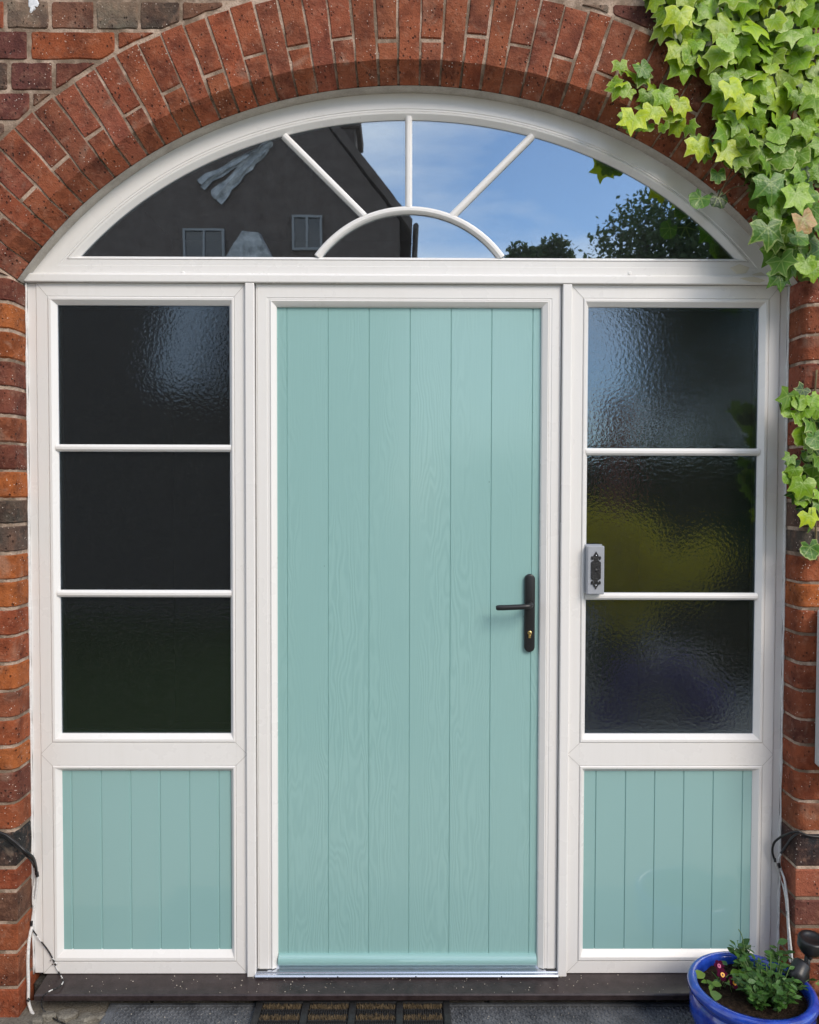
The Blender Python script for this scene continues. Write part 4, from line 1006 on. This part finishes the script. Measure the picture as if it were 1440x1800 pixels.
# ------------------------------------------------------------------ garden spotlight, terracotta pot, meter box
gl = Vector((X(1424, 1700, -.22), -.20, 0))
sp = empty('garden_spotlight', gl, 'black garden spotlight on a stake behind the blue pot', 'spotlight')
obj('stake', tube([gl + Vector((0, 0, -.01)), gl + Vector((0, 0, .21)), gl + Vector((.004, 0, .25))], .009, 10), BLACKM, sp, True)
capc = at(1438, 1662, gl.y)
cp = obj('top_cap', lathe([(0, .013), (.022, .014), (.0235, .017), (.034, .0165), (.037, .012), (.037, -.012), (.028, -.028), (.012, -.040), (0, -.040)], 28), BLACKM, None, True)
cp.data.transform(Matrix.Rotation(R_(10), 4, 'X')); cp.parent = sp; cp.location = Vector((gl.x + .012, gl.y, capc.z - .002)) - gl
obj('neck', tube([gl + Vector((.004, 0, .24)), Vector((gl.x + .010, gl.y, capc.z - .03))], .010, 10), BLACKM, sp, True)
hc = at(1402, 1712, gl.y - .05); dirn = Vector((-.55, -.35, -.62)).normalized()
A_ = hc - dirn * .038; B_ = hc + dirn * .022
sh = obj('lamp_head', tube([A_, A_ + dirn * .006, hc, B_, B_, B_ - dirn * .004], [.018, .024, .0255, .027, .024, .022], 20), BLACKM, sp, True)
obj('lens', tube([B_ - dirn * .010, B_ - dirn * .007], .0225, 20), LENSM, sh)
obj('bracket', tube(smooth_path([A_ + dirn * .01, A_.lerp(Vector((gl.x, gl.y, .20)), .5) + Vector((0, 0, .008)), Vector((gl.x, gl.y, .19))], 4), .0075, 8), BLACKM, sp, True)
tpx = Vector((X(1472, 1720, -.2), -.215, 0))
tp_ = empty('terracotta_pot', tpx, 'small terracotta pot beyond the garden spotlight', 'plant pot')
obj('body', lathe([(0, 0), (.05, 0), (.068, .11), (.076, .11), (.078, .138), (.070, .14), (.068, .12), (0, .115)], 32, tpx), TERRA, tp_, True)
zs = .118
herb('leafy_plant', 'small green plant growing in the terracotta pot', tpx.x, tpx.y, 12, .05, .05, 38, (GB, (.26, .36, .06)))
mbx0 = X(1432, 1200, YB); mz0, mz1 = Z(1433, 1345, YB), Z(1433, 1068, YB)
mb = empty('meter_box', (mbx0 + .15, YB, mz0), 'pale grey wall box fixed to the brick beside the doorbell side window', 'wall box')
obj('case', box(mbx0, mbx0 + .30, YB - .10, YB + .002, mz0, mz1, .012), GREYBOX, mb)
obj('lid', box(mbx0 + .012, mbx0 + .288, YB - .112, YB - .1, mz0 + .012, mz1 - .012, .004), GREYBOX, mb)

# ------------------------------------------------------------------ cables
def cable(label, sections, loc, cat='cable'):
    t = empty('cable', loc, label, cat)
    for nm, pts, r, m in sections: obj(nm, tube(smooth_path(pts, 6), r, 8), m, t, True)
    return t
def q(px, py, y): return at(px, py, y)
yw = YB - .006
def rq(px, py, off=.005):
    """point on the right-hand brick reveal"""
    d = ray(px, py); return CAM + d * ((XR - off - CAM.x) / d.x)
cable('two black cable strands crossing the black brick opposite the doorbell side', [
    ('black_section', [q(-60, 1452, yw - .004), q(0, 1464, yw - .004), q(22, 1477, yw - .006), q(45, 1497, yw - .010), q(58, 1508, YB + .02), q(63, 1524, -.028), q(64, 1537, -.018)], .0046, CBLACK),
    ('black_section', [q(-60, 1456, yw), q(0, 1468, yw), q(20, 1480, yw - .001), q(42, 1500, yw - .004), q(55, 1513, YB + .024), q(60, 1524, -.02)], .0034, CBLACK),
    ('painted_section', [q(64, 1535, -.018), q(65, 1556, -.010), q(61, 1585, -.008), q(57.5, 1610, -.010), q(55, 1628, -.014)], .0036, CWHITE),
    ('painted_section', [q(60.5, 1522, -.018), q(61, 1545, -.011), q(58, 1570, -.009), q(58, 1592, -.010)], .0034, CWHITE),
    ('clip', [q(65, 1533, -.024), q(66, 1541, -.024)], .005, CBLACK), ('clip', [q(55, 1619, -.016), q(55, 1627, -.016)], .0048, CBLACK)], at(55, 1500, YB))
cable('white painted cable hanging down the brick edge to the paving', [
    ('painted_section', [q(56, 1629, -.018), q(51, 1652, -.03), q(49, 1690, -.045), q(50, 1735, -.05), q(50, 1758, -.058), q(54, 1775, -.070), q(60, 1786, -.085)], .0052, CWHITE),
    ('clip', [q(48, 1757, -.068), q(52, 1759, -.068)], .005, CBLACK)], at(50, 1780, -.06))
sg_ = lambda a, b: ground_at(a, b, ZS + .003)
pts = [q(57, 1634, -.012), q(70, 1652, -.008), q(84, 1670, -.0065), q(93, 1686, -.0065), q(101, 1705, -.0065), q(108, 1717, -.010), sg_(111, 1726), sg_(104, 1735), sg_(90, 1741), q(79, 1748, yf - .006), q(73, 1760, yf - .006), q(76, 1775, yf - .010), ground_at(92, 1789, .006), ground_at(118, 1802, .004), ground_at(150, 1815, .004)]
sp_ = smooth_path(pts, 5); cable_t = empty('cable', at(72, 1790, -.1), 'thin frayed black and white cord drooping over the sill end', 'cable'); k0 = 0
for i in range(0, len(sp_) - 3, 3):
    seg = sp_[i:i + 4]; bl = (random.random() < .6 or i > 44); obj('bare_section' if bl else 'painted_section', tube(seg, .0022 if bl else .0019, 6), CBLACK if bl else CWHITE, cable_t, True)
for (a, b) in ((92, 1687), (96, 1694)): obj('tie', tube([q(a - 4, b + 2, -.009), q(a + 1, b - 2, -.012), q(a + 5, b + 1, -.009)], .0016, 6), CWHITE, cable_t, True)
cable('black cable looping off the brick over the white side window edge', [
    ('black_section', [q(1500, 1472, yw), q(1440, 1471, yw), q(1418, 1468, yw - .002), q(1404, 1462, yw - .004), q(1388, 1465, YB + .01), q(1372, 1472, -.045), q(1361, 1482, -.03), q(1358, 1496, -.022), q(1361, 1510, -.018)], .0036, CBLACK),
    ('painted_section', [q(1361, 1510, -.018), q(1368, 1528, -.014), q(1374, 1545, -.006), rq(1381, 1575), rq(1384, 1605), rq(1386, 1640), rq(1389, 1692)], .0034, CWHITE),
    ('clip', [q(1362, 1509, -.022), q(1363, 1515, -.022)], .0042, CBLACK)], at(1370, 1500, -.03))
cable('grey cable strand dropping from the glossy black brick to the pot', [
    ('grey_section', [q(1404, 1464, yw + .002), q(1392, 1473, YB + .02), q(1382, 1487, -.045), q(1373, 1500, -.03)], .0034, mat('grey cable sheath', (.06, .06, .065), .5)),
    ('painted_section', [q(1373, 1500, -.03), q(1369, 1512, -.024), q(1373, 1528, -.014), rq(1380, 1550, .009), rq(1385, 1590, .010), rq(1387, 1630, .010), rq(1393, 1692, .009)], .0034, CWHITE),
    ('clip', [q(1369, 1518, -.028), q(1371, 1525, -.028)], .0042, CBLACK), ('clip', [rq(1385, 1602, .009), rq(1386, 1610, .009)], .0046, CBLACK)], at(1385, 1600, -.04))

# ------------------------------------------------------------------ the garden behind the camera (seen mirrored in the glass)
def leaf_cloud(blobs, n, size, seed, gap=.0):
    rn = random.Random(seed); V, F = [], []
    tot = sum(b[3] ** 3 for b in blobs)
    for bx, by, bz, br in blobs:
        for k in range(int(n * br ** 3 / tot)):
            d = Vector((rn.gauss(0, 1), rn.gauss(0, 1), rn.gauss(0, 1))).normalized() * br * (rn.random() ** .38) * rn.uniform(.85, 1.12); p = Vector((bx, by, bz)) + d
            a = Vector((rn.gauss(0, 1), rn.gauss(0, 1), rn.gauss(0, 1))).normalized(); b = a.cross(Vector((rn.gauss(0, 1), rn.gauss(0, 1), rn.gauss(0, 1)))).normalized(); s = size * rn.uniform(.6, 1.3)
            i = len(V); V += [p - a * s, p + b * s * .5, p + a * s, p - b * s * .5]; F.append((i, i + 1, i + 2, i + 3))
    return V, F
def mirror_at(px, py, yy):
    """point in the garden at depth y=yy whose mirror image in the glass falls at this pixel"""
    d = ray(px, py); t = (-yy - CAM.y) / d.y; p = CAM + d * t; return Vector((p.x, yy, p.z))
HY = -8.2
e_ = mirror_at(718, 398, HY); wl = mirror_at(702, 440, HY).x
hs = empty('opposite_house', (wl - 4, HY, 0), 'dark brick gabled house standing across the garden', 'house')
zE, apx, apz = e_.z, e_.x - 4.6, e_.z + 4.6 * 1.27
def slab(poly, y0, y1): return loft([[(x, y0, z) for x, z in poly], [(x, y1, z) for x, z in poly]], True, True, True)
obj('wall', slab([(wl, -.02), (wl, zE + .08), (apx, apz + .0), (wl - 9.2, zE - .05), (wl - 9.2, -.02)], HY - 5, HY), HWALL, hs)
obj('roof', join([slab([(e_.x + .05, zE - .06), (e_.x + .05, zE + .10), (apx, apz + .12), (apx, apz - .06)], HY - 5.2, HY + .03), slab([(apx, apz - .06), (apx, apz + .12), (wl - 9.5, zE), (wl - 9.5, zE - .16)], HY - 5.2, HY + .03)]), HWALL, hs)
obj('gutter', tube([(e_.x + .10, HY + .06, zE), (e_.x + .10, HY - 5.2, zE)], .04, 8), HROOF, hs)
cx1 = mirror_at(620, 240, HY).x
obj('chimney', join([box(cx1 - .85, cx1, HY - 1.4, HY - .6, zE + .2, zE + 4.4, .02), box(cx1 - .9, cx1 + .07, HY - 1.45, HY - .55, zE + 1.55, zE + 1.7, .02)]), HWALL, hs)
for (a, b, c, d_) in ((322, 395, 402, 458), (513, 567, 378, 440)):
    p0, p1 = mirror_at(a, d_, HY), mirror_at(b, c, HY); x0, x1 = sorted((p0.x, p1.x))
    wn = obj('window', rect_loft([(x0, x1, p0.z, p1.z, HY + .002), (x0, x1, p0.z, p1.z, HY + .05), (x0 + .03, x1 - .03, p0.z + .03, p1.z - .03, HY + .05), (x0 + .03, x1 - .03, p0.z + .03, p1.z - .03, HY + .01)]), HFRAME, hs)
    obj('pane', box(x0 + .03, x1 - .03, HY + .005, HY + .02, p0.z + .03, p1.z - .03, 0), HPANE, wn)
    obj('glazing_bar', box((x0 + x1) / 2 - .015, (x0 + x1) / 2 + .015, HY + .0205, HY + .05, p0.z + .03, p1.z - .03, 0), HFRAME, wn)
# made-up pale slope, added for the bright patch mirrored in the side pane
a0, a1 = mirror_at(265, 672, HY + 1.5), mirror_at(405, 545, HY + .02)
lt = empty('reflection_slope', (a0.x + .4, HY + .8, 0), 'pale slope on posts, added before the house for a bright patch in the glass', 'reflection stand-in')
obj('roof', slab([(a0.x, a0.z), (a0.x + .5, a0.z - .02), (a1.x + .1, a1.z + .25), (a1.x - .3, a1.z + .25)], HY + .06, HY + 1.4), PALE_SLOPE, lt)
for xx in (a0.x + .05, a1.x - .1): obj('post', box(xx, xx + .09, HY + 1.2, HY + 1.3, -.02, a0.z - .01 if xx < a1.x - .2 else a1.z - .05, .005), HWALL, lt)
sheet = []  # made-up pale strips, added for white streaks mirrored in the fanlight
for (pa, pb_, wd) in (((478, 248), (352, 322), 16), ((470, 255), (378, 345), 22)):
    rows = []
    for k in range(9):
        t = k / 8; c_ = (pa[0] + (pb_[0] - pa[0]) * t, pa[1] + (pb_[1] - pa[1]) * t); w_ = wd * (.7 + .5 * t)
        rows.append([mirror_at(c_[0] + w_ * u * .6 + random.uniform(-3, 3), c_[1] + w_ * u * .8 + random.uniform(-3, 3), HY + .03 + .02 * math.sin(9 * u + 3 * t)) for u in (-.5, -.3, -.1, .1, .3, .5)])
    sheet.append(loft(rows, False))
tag(obj('reflection_strips', join(sheet), PALE_SHAPE), 'pale strips added on the dark house wall for white streaks in the fanlight', 'sheet')
aw = [mirror_at(a, b, HY + .3) for a, b in ((392, 456), (424, 404), (452, 406), (478, 456))]  # made-up trapezoid, added for a light shape mirrored in the fanlight
tag(obj('reflection_patch', loft([aw, [p + Vector((0, -.27, .05)) for p in aw]], True, True, True), PALE_SHAPE), 'pale trapezoid added on the dark house wall for a light shape in the fanlight', 'awning')
def tree(name, label, base, blobs, n, size, m, seed, r=.16):
    t = empty(name, base, label, 'tree' if 'tree' in name else 'shrub', None); b = Vector(base); limbs = [tube([b + Vector((0, 0, -.05)), b + Vector((.05, .03, blobs[0][2] * .5)), Vector(blobs[0][:3])], [r, r * .7, r * .25], 8)]
    for q_ in blobs[1:]: limbs.append(tube([b + Vector((0, 0, q_[2] * .35)), (b + Vector(q_[:3])) / 2 + Vector((0, 0, q_[2] * .1)), Vector(q_[:3])], [r * .5, r * .3, r * .1], 6))
    obj('trunk', join(limbs), BARK, t, True); c = obj('crown', leaf_cloud(blobs, n, size, seed), m, t); return t
def B_at(px, py, y, r): p = mirror_at(px, py, y); return (p.x, p.y, p.z, r)
TY = -12.5
tree('garden_tree', 'broad dark green tree beyond the garden', (mirror_at(1150, 600, TY).x, TY, 0), [B_at(1140, 425, TY, .95), B_at(1210, 455, TY - .3, 1.3), B_at(1270, 475, TY, 1.0), B_at(1090, 455, TY + .3, .7), B_at(1190, 520, TY, 1.1), B_at(1290, 570, TY, 1.4), B_at(1190, 640, TY, .95), B_at(1300, 720, TY, 1.3)], 24000, .06, FOL, 41)
tree('garden_tree', 'small pale tree showing just above the hedge', (mirror_at(950, 700, TY - 1).x, TY - 1, 0), [B_at(975, 452, TY - 1, .42), B_at(915, 462, TY - 1, .40), B_at(945, 500, TY - 1, .7)], 4500, .07, FOL, 42, .09)
SY = -3.9
tree('yellow_shrub', 'golden leaved shrub in the garden bed', (mirror_at(1090, 1100, SY).x, SY, 0), [B_at(1060, 925, SY, .20), B_at(1120, 945, SY + .1, .22), B_at(1050, 1000, SY + .2, .26), B_at(1150, 1000, SY, .24), B_at(1100, 1060, SY, .3), B_at(1240, 980, SY - .2, .20), B_at(1210, 1020, SY - .1, .22), B_at(1000, 960, SY, .3)], 2300, .05, FOLY, 43, .03)
tree('lavender_shrub', 'low lavender clump in front of the golden shrub', (mirror_at(1140, 1200, SY + .7).x, SY + .7, 0), [B_at(1110, 1200, SY + .7, .17), B_at(1190, 1190, SY + .7, .17), B_at(1240, 1240, SY + .8, .18), B_at(1080, 1270, SY + .8, .18)], 3500, .022, FOLP, 44, .02)
tree('green_shrub', 'dark green shrub beside the golden shrub', (mirror_at(1290, 1100, SY - .6).x, SY - .6, 0), [B_at(1300, 1000, SY - .6, .42), B_at(1210, 1080, SY - .4, .36), B_at(1330, 1120, SY - .5, .45), B_at(1080, 1150, SY - .3, .3)], 6000, .04, FOLG, 45, .03)
hb = empty('hedge', (3.6, -9.6, 0), 'clipped dark hedge closing the garden', 'hedge')
hz = mirror_at(1200, 800, -9.6).z
obj('hedge_body', box(wl + .6, 9, -10.1, -9.3, -.02, hz - .1, .05), FOLG, hb)
rn = random.Random(9); Vh, Fh = [], []
for k in range(9000):
    p = Vector((rn.uniform(wl + .6, 9), -9.3 + rn.gauss(0, .05), rn.uniform(.1, hz))) if k % 3 else Vector((rn.uniform(wl + .6, 9), rn.uniform(-10.1, -9.3), hz - .1 + abs(rn.gauss(0, .08))))
    a = Vector((rn.gauss(0, 1), rn.gauss(0, 1), rn.gauss(0, 1))).normalized() * .07; b = Vector((rn.gauss(0, 1), rn.gauss(0, 1), rn.gauss(0, 1))).normalized() * .045
    i = len(Vh); Vh += [p - a, p + b, p + a, p - b]; Fh.append((i, i + 1, i + 2, i + 3))
o = obj('hedge_leaves', (Vh, Fh), FOLG, hb); o['kind'] = 'stuff'
pc = mirror_at(1085, 700, -8.6)
gp = empty('gate_pier', (pc.x, -8.6, 0), 'tall red brick pier standing before the hedge', 'pier')
obj('shaft', box(pc.x - .16, pc.x + .16, -8.76, -8.44, -.02, pc.z - .06, .006), m_rough('pier brick', (.22, .07, .045), (.32, .12, .08), 12, .9, .5), gp)
obj('cap', box(pc.x - .21, pc.x + .21, -8.81, -8.39, pc.z - .06, pc.z, .01), SLAB, gp)
